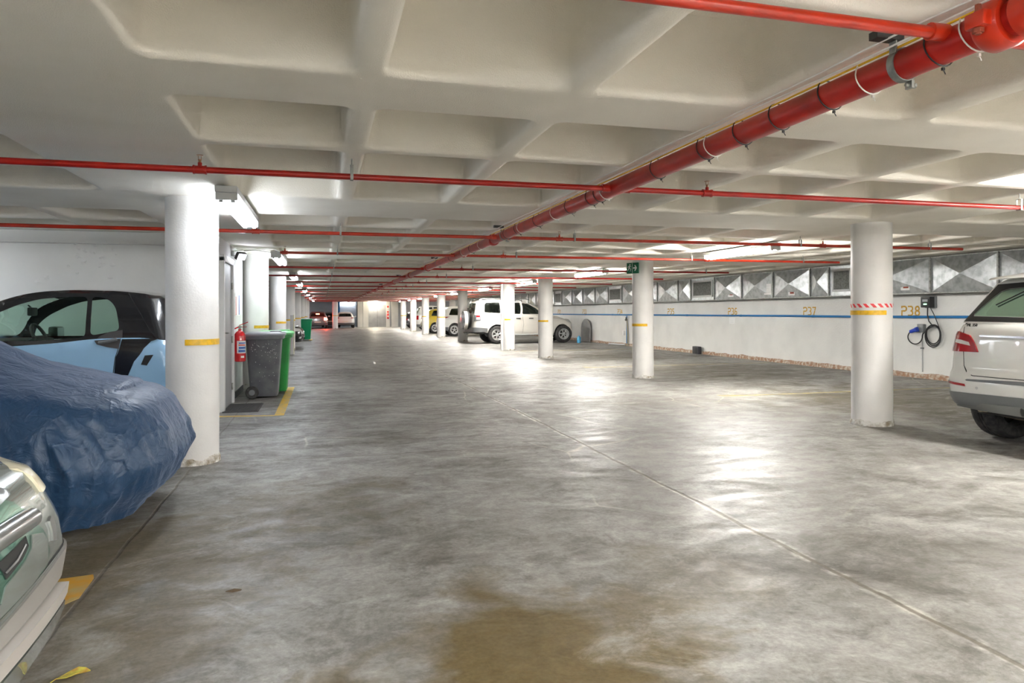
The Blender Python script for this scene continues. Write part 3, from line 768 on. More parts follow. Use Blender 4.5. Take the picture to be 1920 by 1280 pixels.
# ---- car charger
t = thing('car_charger', 'black wall charger box with a small screen, right of P38', 'charger', (XR, 10.98, 1.51))
b = MB(); b.box((-.10, 0, 0), (.14, .22, .21), bev=.015); b.build('case', M['black_plastic'], t)
b = MB(); b.box((-.03, 0, 0), (.06, .24, .23), bev=.01); b.build('back_plate', M['trim_grey'], t)
b = MB(); b.box((-.172, .0, .03), (.006, .12, .045)); b.build('screen', M['door_grey'], t, 0)
b = MB(); b.box((-.172, .0, -.04), (.006, .07, .018)); b.build('status_lamp', mat('green_status_lamp', (.2, .9, .4), .4, emit=2, ecol=(.3, 1, .5)), t, 0)
DY = -.13
pts = [(XR-.09, 11.13, 1.41), (XR-.085, 11.14, 1.25), (XR-.085, 11.17, 1.08)]
for k in range(133):
    a = pi/2+2*pi*k/44; lp_ = k//44; rr = (.205, .185, .215, .2)[lp_]
    pts.append((XR-.05-.014*lp_-.0003*k, 11.03-.02*lp_-rr*.86*cos(a), (.87, .885, .85, .86)[lp_]+rr*sin(a)))
for k in range(1, 19):
    a = radians(35-k*11.5); pts.append((XR-.1, 11.425-.185*cos(a), .845+.17*sin(a)))
pts += [(XR-.1, 11.60, .88), (XR-.1, 11.53, .93)]
sm = [Vector(p) for p in pts]
for _ in range(2): sm = [sm[0]]+[(sm[i-1]+sm[i]*2+sm[i+1])/4 for i in range(1, len(sm)-1)]+[sm[-1]]
b = MB(); b.tube([(p.x, p.y+DY, p.z) for p in sm], .0115, 8); c = b.build('charging_cable', M['black_plastic']); tag(c, 'coiled black charging cable with a blue plug on the wall', 'cable')
b = MB(); b.tube([(x, y+DY, z) for x, y, z in [(XR-.09, 11.07, 1.41), (XR-.08, 11.0, 1.28), (XR-.07, 10.93, 1.12), (XR-.07, 10.87, .97), (XR-.07, 10.86, .86), (XR-.07, 10.9, .76)]], .008, 8); b.build('supply_lead', M['black_plastic'], c)
b = MB(); b.cyl((XR-.1, 11.53+DY, .925), (XR-.1, 11.40+DY, .965), .035, 12, .042); b.cyl((XR-.1, 11.40+DY, .965), (XR-.1, 11.36+DY, .975), .05, 12); b.build('blue_plug', mat('blue_plug', (.01, .05, .45), .4), c)
t = thing('socket_box', 'grey socket box on a thin conduit, behind the charging cable', 'socket', (XR, 11.20, 0))
b = MB(); b.box((-.035, 0, 1.0), (.07, .15, .16), bev=.012); b.build('box', M['trim_grey'], t)
b = MB(); b.cyl((-.02, .0, .13), (-.02, .0, .93), .012, 8); b.build('conduit', M['housing'], t)
b = MB(); b.box((-.02, 0, .6), (.04, .05, .03)); b.build('saddle', M['trim_grey'], t, 0)
b = MB(); b.cyl((-.06, .07, .97), (-.06, .13, .96), .025, 10); b.build('yellow_socket', M['cable_yellow'], t)
# dark box, tap, sheet, bottle, board
b = MB(); b.box((0, 0, .12), (.13, .34, .24), bev=.02); o = b.build('junction_box', M['dark_box'], None, 30, (XR-.12, 19.66, 0)); tag(o, 'small dark grey box standing at the foot of the right wall', 'box')
b = MB(); b.box((-.025, 0, .12), (.02, .24, .14), bev=.01); b.box((-.052, 0, .12), (.04, .29, .19), bev=.015); b.build('box_lid', M['black_plastic'], o)
t = thing('standpipe', 'water standpipe with hose at the wall under P34', 'tap', (XR, 25.05, 0))
b = MB(); b.tube([(-.05, 0, .1), (-.05, 0, 1.17)], .022, 8); b.build('riser', M['blue_pipe'], t)
b = MB(); b.tube([(-.06, -.12, .02), (-.06, -.11, .5), (-.06, -.04, .95), (-.06, 0, 1.1)], .026, 8); b.build('hose', mat('faded_hose', (.38, .34, .24), .7), t)
b = MB(); b.cyl((-.07, -.05, 1.02), (-.07, .08, 1.02), .03, 8); b.cyl((-.07, 0, .98), (-.07, 0, 1.12), .035, 8); b.build('valve', M['darksteel'], t)
b = MB(); b.box((-.05, .3, .5), (.06, .12, .18), bev=.01); b.build('tap_box', M['label_white'], t)
b = MB(); b.tube([(-.1, .05, .05), (-.25, .6, .05), (-.3, 1.15, .05), (-.3, 1.2, .0)], .03, 8); b.build('drain_pipe', M['frame_white'], t)
b = MB(); b.box((XR-.004, 17.87, 1.07), (.006, .28, .17)); o = b.build('paper_notice', M['label_white'], None, 0); tag(o, 'faded white paper sheet on the wall below P36', 'notice')
b = MB()
for k in range(4): b.box((XR-.008, 17.88, 1.12-k*.035), (.002, .2, .006))
b.build('printed_lines', M['housing'], o, 0)
t = thing('water_bottle', 'blue water bottle on the floor in front of the off-roader bumper', 'bottle', (10.62, 28.12, 0)); t.scale = (.66, .66, .72)
b = MB(); b.lathe([(.11, 0), (.13, .03), (.13, .14), (.12, .16), (.13, .18), (.13, .30), (.10, .37), (.035, .41), (.03, .45)], 20); b.build('bottle_body', mat('blue_bottle', (.10, .42, .70), .2), t)
b = MB(); b.cyl((0, 0, .45), (0, 0, .48), .036, 12); b.build('bottle_cap', M['label_white'], t)
N = 12
poly = [(-.55, 0), (.55, 0), (.55, .62)]+[(.55*cos(pi*i/N), .62+.40*sin(pi*i/N)) for i in range(1, N)]+[(-.55, .62)]
b = MB(); b.prism(poly, .04, T(XR-.10, 29.3, .0) @ Rz(-pi/2) @ Rx(pi/2-.03)); o = b.build('grey_board', mat('grey_board', (.36, .36, .355), .8, var=.2)); tag(o, 'grey round-topped board leaning on the right wall by the off-roader', 'board')
# ---- exit sign on R2
t = thing('exit_sign', 'green exit sign with running man and arrow on the column', 'sign', (6.015, 12.86, 2.22), radians(-66))
b = MB(); b.box((0, 0, 0), (.30, .03, .22), bev=.004); b.build('sign_board', M['sign_green'], t)
b = MB(); b.box((0, -.016, 0), (.006, .004, .2)); b.box((0, -.002, .112), (.31, .034, .008)); b.build('sign_trim', M['label_white'], t, 0)
def flat(b, poly, y=-.0165, t=.002): b.prism(poly, t, T(0, y, 0) @ Rx(pi/2))
b = MB(); cx = -.078
flat(b, [(cx+.016+.016*cos(2*pi*i/12), .068+.016*sin(2*pi*i/12)) for i in range(12)])
for pl_ in ([(cx-.005, .05), (cx+.022, .045), (cx+.008, -.005), (cx-.02, .0)], [(cx+.02, .045), (cx+.045, .02), (cx+.05, .028), (cx+.024, .05)], [(cx-.005, .05), (cx-.035, .035), (cx-.042, .01), (cx-.033, .01), (cx-.028, .028), (cx-.005, .036)],
            [(cx+.008, .0), (cx+.034, -.022), (cx+.018, -.062), (cx+.03, -.062), (cx+.03, -.052), (cx+.046, -.020), (cx+.012, .005)], [(cx-.02, .003), (cx-.028, -.03), (cx-.058, -.048), (cx-.052, -.056), (cx-.014, -.034), (cx+.004, -.002)]): flat(b, pl_)
b.build('running_man', M['label_white'], t, 0)
b = MB(); ax = .072
flat(b, [(ax-.05, .014), (ax+.006, .014), (ax-.018, .058), (ax+.008, .058), (ax+.05, 0), (ax+.008, -.058), (ax-.018, -.058), (ax+.006, -.014), (ax-.05, -.014)])
b.build('arrow', M['label_white'], t, 0)
b = MB(); b.box((.0, .07, .0), (.04, .11, .04)); b.build('sign_bracket', M['housing'], t, 0)
# ---- floor lines (thin paint)
def paint(name, pts, label, m='line', grp=None):
    b = MB(); n = len(pts); b.add([(x, y, .0015) for x, y in pts]+[(x, y, .0) for x, y in pts], [tuple(range(n))]+[(i, n+i, n+(i+1) % n, (i+1) % n) for i in range(n)])
    o = b.build(name, M[m], None, 0); return tag(o, label, 'floor line', grp)
paint('floor_line', [(-.62, 9.62), (-.50, 9.62), (-.50, 13.2), (-.62, 13.2)], 'bright yellow floor line beside the wheelie bins')
paint('floor_line', [(-1.33, 9.70), (-.62, 9.60), (-.62, 9.68), (-1.33, 9.80)], 'thin yellow floor line in front of the doormat')
paint('floor_line', [(-1.40, 4.0), (-1.15, 4.04), (-1.13, 3.98), (-1.12, 3.72), (-1.2, 3.6), (-1.4, 3.7)], 'yellow paint patch on the floor beside the silver car bumper', 'line_orange')
paint('floor_line', [(6.1, 15.66), (6.3, 15.6), (7.4, 15.74), (11.2, 15.70), (11.2, 15.78), (7.4, 15.84), (6.3, 15.75), (6.1, 16.0)], 'worn yellow bay line between P36 and P37', 'line_worn', 'worn bay lines')
paint('floor_line', [(6.1, 9.72), (10.9, 9.66), (10.9, 9.74), (6.6, 9.80), (6.1, 9.95)], 'worn yellow bay line between P37 and P38', 'line_worn', 'worn bay lines')
paint('floor_line', [(6.3, 22.9), (11.2, 22.9), (11.2, 23.05), (6.3, 23.05)], 'worn yellow bay line between the tap and the off-roader', 'line_worn', 'worn bay lines')
paint('floor_line', [(-.66, 35.2), (-.5, 35.2), (-.5, 36.6), (-.66, 36.6)], 'short yellow floor line beside the far green bin')
# leaf and bits
b = MB(); L = [(-.075, -.01), (-.05, .018), (-.02, .030), (.02, .034), (.055, .02), (.075, .004), (.05, -.018), (.01, -.028), (-.03, -.026)]
vs = [(x, y, .006+.012*abs(y)/.03+.006*sin(x*40)) for x, y in L]+[(x*.98, y*.98, .002+.012*abs(y)/.03+.006*sin(x*40)) for x, y in L]+[(0, 0, .006), (0, 0, .002)]
n = len(L); b.add(vs, [(i, (i+1) % n, 2*n) for i in range(n)]+[(n+(i+1) % n, n+i, 2*n+1) for i in range(n)]+[(i, n+i, n+(i+1) % n, (i+1) % n) for i in range(n)])
b.tube([(-.075, -.008, .008), (-.10, -.03, .004)], .002, 5)
o = b.build('fallen_leaf', M['leaf'], None, 60, (-.90, 2.93, .0)); tag(o, 'yellow green leaf lying on the floor by the silver car', 'leaf'); o.rotation_euler = (0, 0, .25); o.scale = (.72, .72, .9)
for k, (x, y, s_, lb) in enumerate(((-.42, 3.62, .03, 'brown scrap on the floor between leaf and covered car'), (.55, 2.05, .018, 'dark crumb on the floor at the bottom of the view'))):
    b = MB(); N = 7
    pts = [(s_*random.uniform(.5, 1.2)*cos(2*pi*i/N)*1.4, s_*random.uniform(.4, .8)*sin(2*pi*i/N)) for i in range(N)]
    b.add([(px, py, 0) for px, py in pts]+[(0, 0, s_*.35)], [(i, (i+1) % N, N) for i in range(N)]+[tuple(range(N))[::-1]])
    tag(b.build('floor_scrap', M['debris'], None, 0, (x, y, 0)), lb, 'debris')

# ================================================================== LEFT SIDE
def wheelie_bin(name, label, loc, rz, mbody, mlid, group):
    t = thing(name, label, 'bin', loc, rz, group)
    def ring(w, d, y0, z, r): return [(x, y+y0, z) for x, y in rrect(-w/2, w/2, -d/2, d/2, r, 4)]
    # local x = across (handle side -x), y = width
    levels = [(.40, .44, .0, .035), (.41, .45, .02, .045), (.52, .54, .86, .05), (.53, .55, .90, .05), (.60, .60, .905, .05), (.60, .60, .955, .05), (.57, .57, .957, .05)]
    b = MB(); vs = []; N = 20
    for w, d, z, r in levels: vs += [(x+(.04 if z > .5 else 0)*0, y, z+.0) for x, y, _ in ring(w, d, 0, 0, r)]
    fs = [(k*N+i, k*N+(i+1) % N, (k+1)*N+(i+1) % N, (k+1)*N+i) for k in range(len(levels)-1) for i in range(N)]
    fs += [tuple(range(N))[::-1], tuple((len(levels)-1)*N+i for i in range(N))]
    b.add(vs, fs, T(0, 0, .03))
    for yy in (-.08, .08): b.box((.0, yy*0-.285, .86), (.008, .02, .0001))
    b.build('bin_body', mbody, t, 35)
    for xx in (-.09, .09):
        for ss in (-1, 1):
            pass
    b = MB()
    for ss in (-1, 1):
        for xx in (-.10, .07): b.add([(xx-.006, ss*.262, .90), (xx+.006, ss*.262, .90), (xx+.003, ss*.29, .93), (xx-.003, ss*.29, .93), (xx-.004, ss*.262, .76), (xx+.004, ss*.262, .76)], [(0, 1, 2, 3), (0, 4, 5, 1), (1, 5, 2), (0, 3, 4), (3, 2, 5, 4)])
    b.build('rim_ribs', mbody, t, 0)
    # lid: shallow crowned
    b = MB(); vs = []; fs = []
    lv = [(.62, .60, .975, .05), (.62, .60, .995, .05), (.57, .55, 1.02, .06), (.42, .42, 1.035, .08)]
    for w, d, z, r in lv: vs += [(x+.012, y, z) for x, y, _ in ring(w, d, 0, 0, r)]
    fs = [(k*N+i, k*N+(i+1) % N, (k+1)*N+(i+1) % N, (k+1)*N+i) for k in range(3) for i in range(N)]+[tuple(range(N))[::-1], tuple(3*N+i for i in range(N))]
    b.add(vs, fs, T(0, 0, .012)); b.box((.17, 0, 1.05), (.16, .30, .02), bev=.008)
    b.build('bin_lid', mlid, t, 35)
    b = MB(); b.tube([(-.30, -.26, .97), (-.36, -.26, 1.0), (-.36, .26, 1.0), (-.30, .26, .97)], .016, 8); b.build('bin_handle', mbody, t)
    b = MB(); b.cyl((-.17, -.27, .10), (-.17, .27, .10), .012, 8); b.build('axle', M['steel'], t)
    for ss in (-1, 1):
        b = MB(); q = T(-.17, ss*.265, .10) @ Rx(pi/2)
        b.lathe([(.045, -.025), (.085, -.027), (.098, -.018), (.10, 0), (.098, .018), (.085, .027), (.045, .025)], 24, q, cap=False); w = b.build('bin_wheel', M['rubber'], t)
        b = MB(); b.lathe([(.001, -.02), (.05, -.018), (.052, 0), (.05, .018), (.001, .02)], 16, q); b.build('wheel_hub', M['trim_grey'], w)
    return t
wheelie_bin('wheelie_bin', 'dark grey wheelie bin with white specks, nearest the door', (-.905, 11.85, 0), radians(0), M['grey_bin'], M['grey_lid'], 'wheelie bins')
wheelie_bin('wheelie_bin', 'green wheelie bin standing right behind the grey bin', (-.80, 12.52, 0), radians(0), M['green_bin'], M['green_lid'], 'wheelie bins')
wheelie_bin('wheelie_bin', 'bright green wheelie bin behind the black car', (-.80, 35.9, 0), radians(0), M['mint_bin'], M['mint_bin'], 'wheelie bins')
b = MB()
for k in range(70):
    z = random.choice((random.gauss(.80, .05), random.gauss(.35, .14), random.gauss(.72, .08))); x = random.uniform(-.18, .2); r = random.uniform(.0025, .006)
    if not .1 < z < .86: continue
    hy = .222+(.27-.222)*(z-.02)/.86
    b.add([(-.905+x+r*cos(a), 11.85-hy-.0025, .03+z+r*sin(a)) for a in (0, 1.2, 2.5, 3.8, 5.1)], [(0, 1, 2, 3, 4)])
# specks belong to the grey bin
sp = b.build('paint_specks', M['label_white'], None, 0)
gb = [o for o in bpy.data.objects if o.get('label', '').startswith('dark grey wheelie')][0]
sp.parent = gb; sp.matrix_parent_inverse = Matrix.Translation((.905, -11.85, 0))
# extinguisher
t = thing('fire_extinguisher', 'red fire extinguisher hanging on the wall between door and bins', 'fire extinguisher', (-1.235, 11.45, .60))
b = MB(); b.lathe([(.070, 0), (.082, .008), (.084, .03), (.084, .38), (.078, .42), (.055, .455), (.026, .475), (.024, .50)], 28); b.build('cylinder', M['ext_red'], t)
b = MB(); b.cyl((0, 0, .50), (0, 0, .545), .02, 12); b.box((0, .0, .535), (.05, .03, .03)); b.build('valve', M['steel'], t)
b = MB(); b.add([(-.01, -.012, .55), (.12, -.012, .60), (.12, .012, .60), (-.01, .012, .55), (-.01, -.012, .562), (.12, -.012, .612), (.12, .012, .612), (-.01, .012, .562)], [(0, 1, 2, 3), (7, 6, 5, 4), (0, 4, 5, 1), (1, 5, 6, 2), (2, 6, 7, 3), (3, 7, 4, 0)]); b.box((.045, 0, .532), (.11, .02, .008)); b.build('lever', M['ext_red'], t)
b = MB(); b.tube([(-.02, -.02, .53), (-.08, -.05, .50), (-.105, -.055, .40), (-.10, -.055, .2), (-.095, -.05, .05)], .011, 8); b.build('hose', M['ext_red'], t)
b = MB(); f_ = radians(-70); arc_band(b, .0845, .13, .32, f_-.75, f_+1.0); lb_ = b.build('label', M['label_white'], t, 50)
b = MB()
for z0, z1, mm in ((.275, .295, 0), (.245, .265, 1), (.195, .232, 0), (.145, .185, 0)):
    b.cur = mm; o0 = len(b.f); arc_band(b, .088, z0, z1, f_-.5+.08*random.random(), f_+.75+.1*random.random(), t=.0012)
b.build('label_print', [M['label_blue'], M['label_red']], lb_, 50)
b = MB(); arc_band(b, .0845, .06, .09, f_-.1, f_+.5); b.build('maker_patch', M['label_white'], t, 50)
b = MB(); b.box((-.10, 0, .42), (.035, .06, .10)); b.build('wall_bracket', M['darksteel'], t, 0)
# door mat
t = thing('doormat', 'black ribbed rubber doormat in front of the grey door', 'mat', (-1.085, 10.5, 0))
b = MB(); b.box((0, 0, .006), (.46, .88, .012), bev=.003); b.build('mat_base', M['doormat'], t)
b = MB()
for k in range(19): b.box((-.205+k*.0228, 0, .014), (.010, .83, .006))
b.build('mat_ribs', M['rubber'], t, 0)
# wall notice + floodlight + cable
t = thing('wall_notice', 'blue and red printed notice on the wall above the extinguisher', 'sign', (-1.344, 12.1, 1.48))
b = MB(); b.box((0, 0, 0), (.006, .62, .36)); b.build('sheet', M['label_white'], t, 0)
b = MB(); b.box((.005, .22, 0), (.002, .10, .32)); b.build('blue_stripe', M['label_blue'], t, 0)
b = MB(); b.box((.005, -.2, -.02), (.002, .06, .30)); b.build('red_stripe', M['label_red'], t, 0)
t = thing('flood_light', 'small lit floodlight on the wall above the grey door', 'light', (-1.34, 11.45, 2.23))
b = MB(); b.box((.01, 0, .03), (.03, .10, .08), bev=.008); b.tube([(.02, 0, .0), (.06, 0, -.01), (.09, .02, .0)], .012, 8); b.build('bracket', M['housing'], t)
q = T(.12, .0, -.005) @ Rz(-.75) @ Ry(.55)
b = MB(); b.box((0, 0, 0), (.06, .16, .12), q, bev=.012); b.build('lamp_head', M['darksteel'], t)
b = MB(); b.box((.033, 0, 0), (.006, .13, .09), q); b.build('lit_lens', mat('lit_flood_lens', (.9, .9, 1), .4, emit=14, ecol=(.85, .85, 1)), t, 0)
b = MB(); pts = [(-1.33, 11.5, 2.30), (-1.2, 11.75, 2.345), (-1.0, 12.0, 2.36), (-.8, 12.1, 2.34), (-.72, 12.2, 2.32)]
b.tube(pts, .008, 6); o = b.build('white_cable', M['cable_white']); tag(o, 'white cable looping from the floodlight to the second left light', 'cable')
b = MB(); b.tube([(-1.2, 11.70, 2.325), (-.85, 11.5, 2.345), (-.7, 11.2, 2.31), (-.62, 11.08, 2.27)], .007, 6); tag(b.build('white_cable', M['cable_white']), 'white cable sagging from the wall to the short red branch pipe', 'cable')
# far end items
b = MB(); b.tube([(1.46, 68.6, 0), (1.46, 68.6, 2.37)], .11, 10); tag(b.build('blue_downpipe', M['blue_pipe']), 'blue vertical pipe behind the white hatchback', 'pipe')
for z, m_, lb in ((1.86, 'label_red', 'upper small red sign beside the far end door'), (1.38, 'label_red', 'middle red and white sign beside the far end door')):
    b = MB(); b.box((0, 0, 0), (.22, .02, .28)); o = b.build('wall_sign', M['label_white'], None, 0, (5.78, YE-.14, z)); tag(o, lb, 'sign')
    b = MB(); b.box((0, -.013, 0), (.16, .006, .18)); b.build('sign_symbol', M[m_], o, 0)
t = thing('fire_extinguisher', 'small far red extinguisher on the pillar beside the end door', 'fire extinguisher', (5.78, YE-.24, .75))
b = MB(); b.lathe([(.08, 0), (.09, .02), (.09, .40), (.05, .48), (.02, .52)], 16); b.build('cylinder', M['ext_red'], t)
b = MB(); b.box((0, -.02, .55), (.03, .10, .04)); b.build('valve', M['black_plastic'], t, 0)
b = MB(); b.box((0, -.088, .22), (.1, .01, .16)); b.build('label', M['label_white'], t, 0)
# ================================================================== CAR BODIES
class Shell:
    """closed car-like shell: perimeter parameter s (rear centre -> side -> front centre) and height z"""
    def __init__(s, Wh, L, xr, xf, w, zt, Rr=.25, Rf=.25, cr=.05, cf=.08, tr=.0, tf=.0, fil=.05):
        s.Wh, s.L, s.xr, s.xf, s.w, s.zt_, s.Rr, s.Rf, s.cr, s.cf, s.tr, s.tf, s.fil = Wh, L, xr, xf, w, zt, Rr, Rf, cr, cf, tr, tf, fil
        s.S = 2*Wh+L
    def zt(s, q): return sinterp(s.zt_, max(0, min(s.L, abs(q)-s.Wh)))
    def P(s, q, z, off=0., fil=True):
        sg = -1 if q < 0 else 1; q = abs(q); Wh, L, Rr, Rf = s.Wh, s.L, s.Rr, s.Rf
        if q < Wh-Rr: x, y, nx, ny = 0, q, -1, 0
        elif q < Wh+Rr:
            a = (q-(Wh-Rr))/(2*Rr)*pi/2; x, y, nx, ny = Rr-Rr*cos(a), Wh-Rr+Rr*sin(a), -cos(a), sin(a)
        elif q < Wh+L-Rf: x, y, nx, ny = q-Wh, Wh, 0, 1
        elif q < Wh+L+Rf:
            a = (q-(Wh+L-Rf))/(2*Rf)*pi/2; x, y, nx, ny = L-Rf+Rf*sin(a), Wh-Rf+Rf*cos(a), sin(a), cos(a)
        else: x, y, nx, ny = L, max(0, Wh-(q-Wh-L)), 1, 0
        u = y/Wh; xn = x/L
        X = interp(s.xr, z)+xn*(interp(s.xf, z)-interp(s.xr, z))
        X -= s.cf*u*u*sstep(.75, 1, xn); X += s.cr*u*u*sstep(.25, 0, xn)
        Y = u*interp(s.w, z)*(1-s.tf*sstep(.55, 1, xn)-s.tr*sstep(.4, 0, xn))
        d = -off
        if fil and s.fil:
            t = (s.zt(q)-z)/s.fil
            if t < 1: d += s.fil*(1-sqrt(max(0, 1-(1-max(t, 0))**2)))
        return Vector((X-nx*d, sg*(Y-ny*d if Y > 1e-6 or ny else 0), z))
    def side(s, x, z):
        a, b = interp(s.xr, z), interp(s.xf, z); return s.Wh+(x-a)/(b-a)*s.L
    def rear(s, y, z): return y/(interp(s.w, z)*(1-s.tr))*s.Wh
    def front(s, y, z): return s.S-y/(interp(s.w, z)*(1-s.tf))*s.Wh
    def pt(s, p):
        k, a, z = p
        return ({'s': s.side, 'r': s.rear, 'f': s.front, 'q': lambda a, z: a}[k](a, z), z)
def subdiv(loop, g):
    out = []
    n = len(loop)
    for i in range(n):
        a, b = loop[i], loop[(i+1) % n]; L = hypot(b[0]-a[0], b[1]-a[1]); k = max(1, int(math.ceil(L/g)))
        for j in range(k): out.append((a[0]+(b[0]-a[0])*j/k, a[1]+(b[1]-a[1])*j/k))
    return out
def rnd_poly(pts, r, n=4):
    """round polygon corners (2-tuples)"""
    out = []; m = len(pts)
    for i in range(m):
        a, b, c = Vector(pts[i-1]), Vector(pts[i]), Vector(pts[(i+1) % m])
        l1, l2 = (a-b).length, (c-b).length; rr = min(r, l1*.45, l2*.45)
        p0 = b+(a-b).normalized()*rr; p1 = b+(c-b).normalized()*rr
        for k in range(n+1):
            t = k/n; out.append(tuple((1-t)**2*p0+2*t*(1-t)*b+t*t*p1))
    return out
def inside(p, loops):
    x, y = p; c = False
    for lp in loops:
        n = len(lp); j = n-1
        for i in range(n):
            xi, yi = lp[i]; xj, yj = lp[j]
            if (yi > y) != (yj > y) and x < (xj-xi)*(y-yi)/(yj-yi)+xi: c = not c
            j = i
    return c
def fill(sh, loops, g=.06, off=0., thick=0., mirror=True, b=None, fil=True):
    loops = [subdiv(l, g) for l in loops]
    pts = []; edges = []
    for l in loops:
        o = len(pts); pts += l; edges += [(o+i, o+(i+1) % len(l)) for i in range(len(l))]
    x0 = min(p[0] for p in pts); x1 = max(p[0] for p in pts); z0 = min(p[1] for p in pts); z1 = max(p[1] for p in pts)
    bd = list(pts); bins = {}
    for p in bd: bins.setdefault((int(p[0]//g), int(p[1]//g)), []).append(p)
    nx = int((x1-x0)/g); nz = int((z1-z0)/g); inner = []
    for i in range(1, nx+1):
        for k in range(1, nz+1):
            p = (x0+(i-.5+.5*(k % 2))*g, z0+k*g)
            c = (int(p[0]//g), int(p[1]//g)); ok = True
            for a in (-1, 0, 1):
                for d in (-1, 0, 1):
                    for q in bins.get((c[0]+a, c[1]+d), ()):
                        if hypot(p[0]-q[0], p[1]-q[1]) < g*.55: ok = False; break
                    if not ok: break
                if not ok: break
            if ok and inside(p, loops): inner.append(p)
    allp = pts+inner
    V, E, F = delaunay_2d_cdt([Vector(p) for p in allp], edges, [], 0, 1e-5)[:3]
    F = [f for f in F if inside((sum(V[i][0] for i in f)/len(f), sum(V[i][1] for i in f)/len(f)), loops)]
    if b is None: b = MB()
    used = {}
    for f in F:
        for i in range(len(f)):
            e = (f[i], f[(i+1) % len(f)]); k = tuple(sorted(e)); used[k] = None if k in used else e
    border = [e for e in used.values() if e]
    for sg in ((1, -1) if mirror is True else ((1,) if mirror in (False, 'L') else (-1,))):
        vs = [sh.P(v[0], v[1], off, fil) for v in V]; fs = [tuple(f) for f in F]
        if thick:
            n = len(vs); vs += [sh.P(v[0], v[1], off-thick, fil) for v in V]
            fs += [(e[1], e[0], e[0]+n, e[1]+n) for e in border]
        if sg < 0: vs = [Vector((v.x, -v.y, v.z)) for v in vs]; fs = [f[::-1] for f in fs]
        b.add(vs, fs)
    return b
def loop_of(sh, pts): return [sh.pt(p) for p in pts]
def seam(sh, b, pts, w=.007, off=.0016, mirror=True, g=.05):
    q = [sh.pt(p) for p in pts]; d = []
    for a, c in zip(q, q[1:]):
        k = max(1, int(hypot(c[0]-a[0], c[1]-a[1])/g)); d += [(a[0]+(c[0]-a[0])*i/k, a[1]+(c[1]-a[1])*i/k) for i in range(k)]
    d.append(q[-1]); vs = []; n = len(d)
    for i in range(n):
        a, c = d[max(i-1, 0)], d[min(i+1, n-1)]; L = hypot(c[0]-a[0], c[1]-a[1]) or 1; nx, nz = -(c[1]-a[1])/L*w/2, (c[0]-a[0])/L*w/2
        for s_ in (1, -1):
            for o in (off, off-.006): vs.append(sh.P(d[i][0]+nx*s_, d[i][1]+nz*s_, o))
    fs = []
    for i in range(n-1):
        o = 4*i; fs += [(o, o+4, o+6, o+2), (o, o+1, o+5, o+4), (o+2, o+6, o+7, o+3)]
    for sg in ((1, -1) if mirror is True else ((1,) if mirror in (False, 'L') else (-1,))):
        b.add([(v.x, sg*v.y, v.z) for v in vs], fs if sg > 0 else [f[::-1] for f in fs])
def cap(sh, b, s0, s1, crown, g=.07, n=12, off=0., drop=0.):
    k = max(2, int((s1-s0)/g)); vs = []
    for i in range(k+1):
        q = s0+(s1-s0)*i/k; p = sh.P(q, sh.zt(q)); wmax = sh.Wh
        for j in range(n+1):
            t = 1-2*j/n; y = p.y*t
            vs.append((p.x, y, p.z+crown*(1-t*t)*min(1, p.y/wmax)+off-drop*(abs(t) < .999)))
    b.add(vs, [(i*(n+1)+j, i*(n+1)+j+1, (i+1)*(n+1)+j+1, (i+1)*(n+1)+j) for i in range(k) for j in range(n)])
def make_wheel(root, x, y, r, w, rim=.66, style=5, m_rim='alloy', seed=0):
    sg = 1 if y > 0 else -1
    q = T(x, y, r) @ Rx(-sg*pi/2)          # local +z points outwards
    b = MB(); h = w/2; ri = r*rim
    prof = [(ri-.015, -h*.9), (ri+.01, -h), (r*.9, -h), (r*.975, -h*.82), (r, -h*.55), (r, -h*.18), (r-.010, -h*.16), (r-.010, -h*.10), (r, -h*.08), (r, h*.08), (r-.010, h*.10), (r-.010, h*.16), (r, h*.18), (r, h*.55), (r*.975, h*.82), (r*.9, h), (ri+.01, h), (ri-.015, h*.9)]
    b.lathe(prof, 40, q, cap=False); wh = b.build('wheel', M['rubber'], root, 40)
    b = MB()
    b.lathe([(ri-.016, -h*.92), (ri-.012, h*.92), (ri+.004, h*.97), (ri-.008, h*.99), (ri-.022, h*.9), (ri-.03, h*.3), (ri*.55, h*.1), (.001, h*.1)], 40, q, cap=False)
    b.lathe([(.001, h*.86), (.05, h*.84), (.068, h*.72), (.068, h*.1)], 20, q, cap=False)
    rim_o = b.build('rim', M[m_rim], wh, 40)
    b = MB()
    for k in range(style):
        a = 2*pi*k/style+seed
        for d in ((-.10, .10) if style <= 6 else (0,)):
            p0 = (.05*cos(a+d*.6), .05*sin(a+d*.6), h*.76); p1 = ((ri-.022)*cos(a+d), (ri-.022)*sin(a+d), h*.86)
            b.cyl(q @ Vector(p0), q @ Vector(p1), .019, 6)
    b.build('spokes', M[m_rim], rim_o, 40)
    b = MB(); b.lathe([(ri*.95, h*.16), (.03, h*.17)], 24, q, cap=False); b.build('brake_disc', M['darksteel'], rim_o, 40)
    return wh
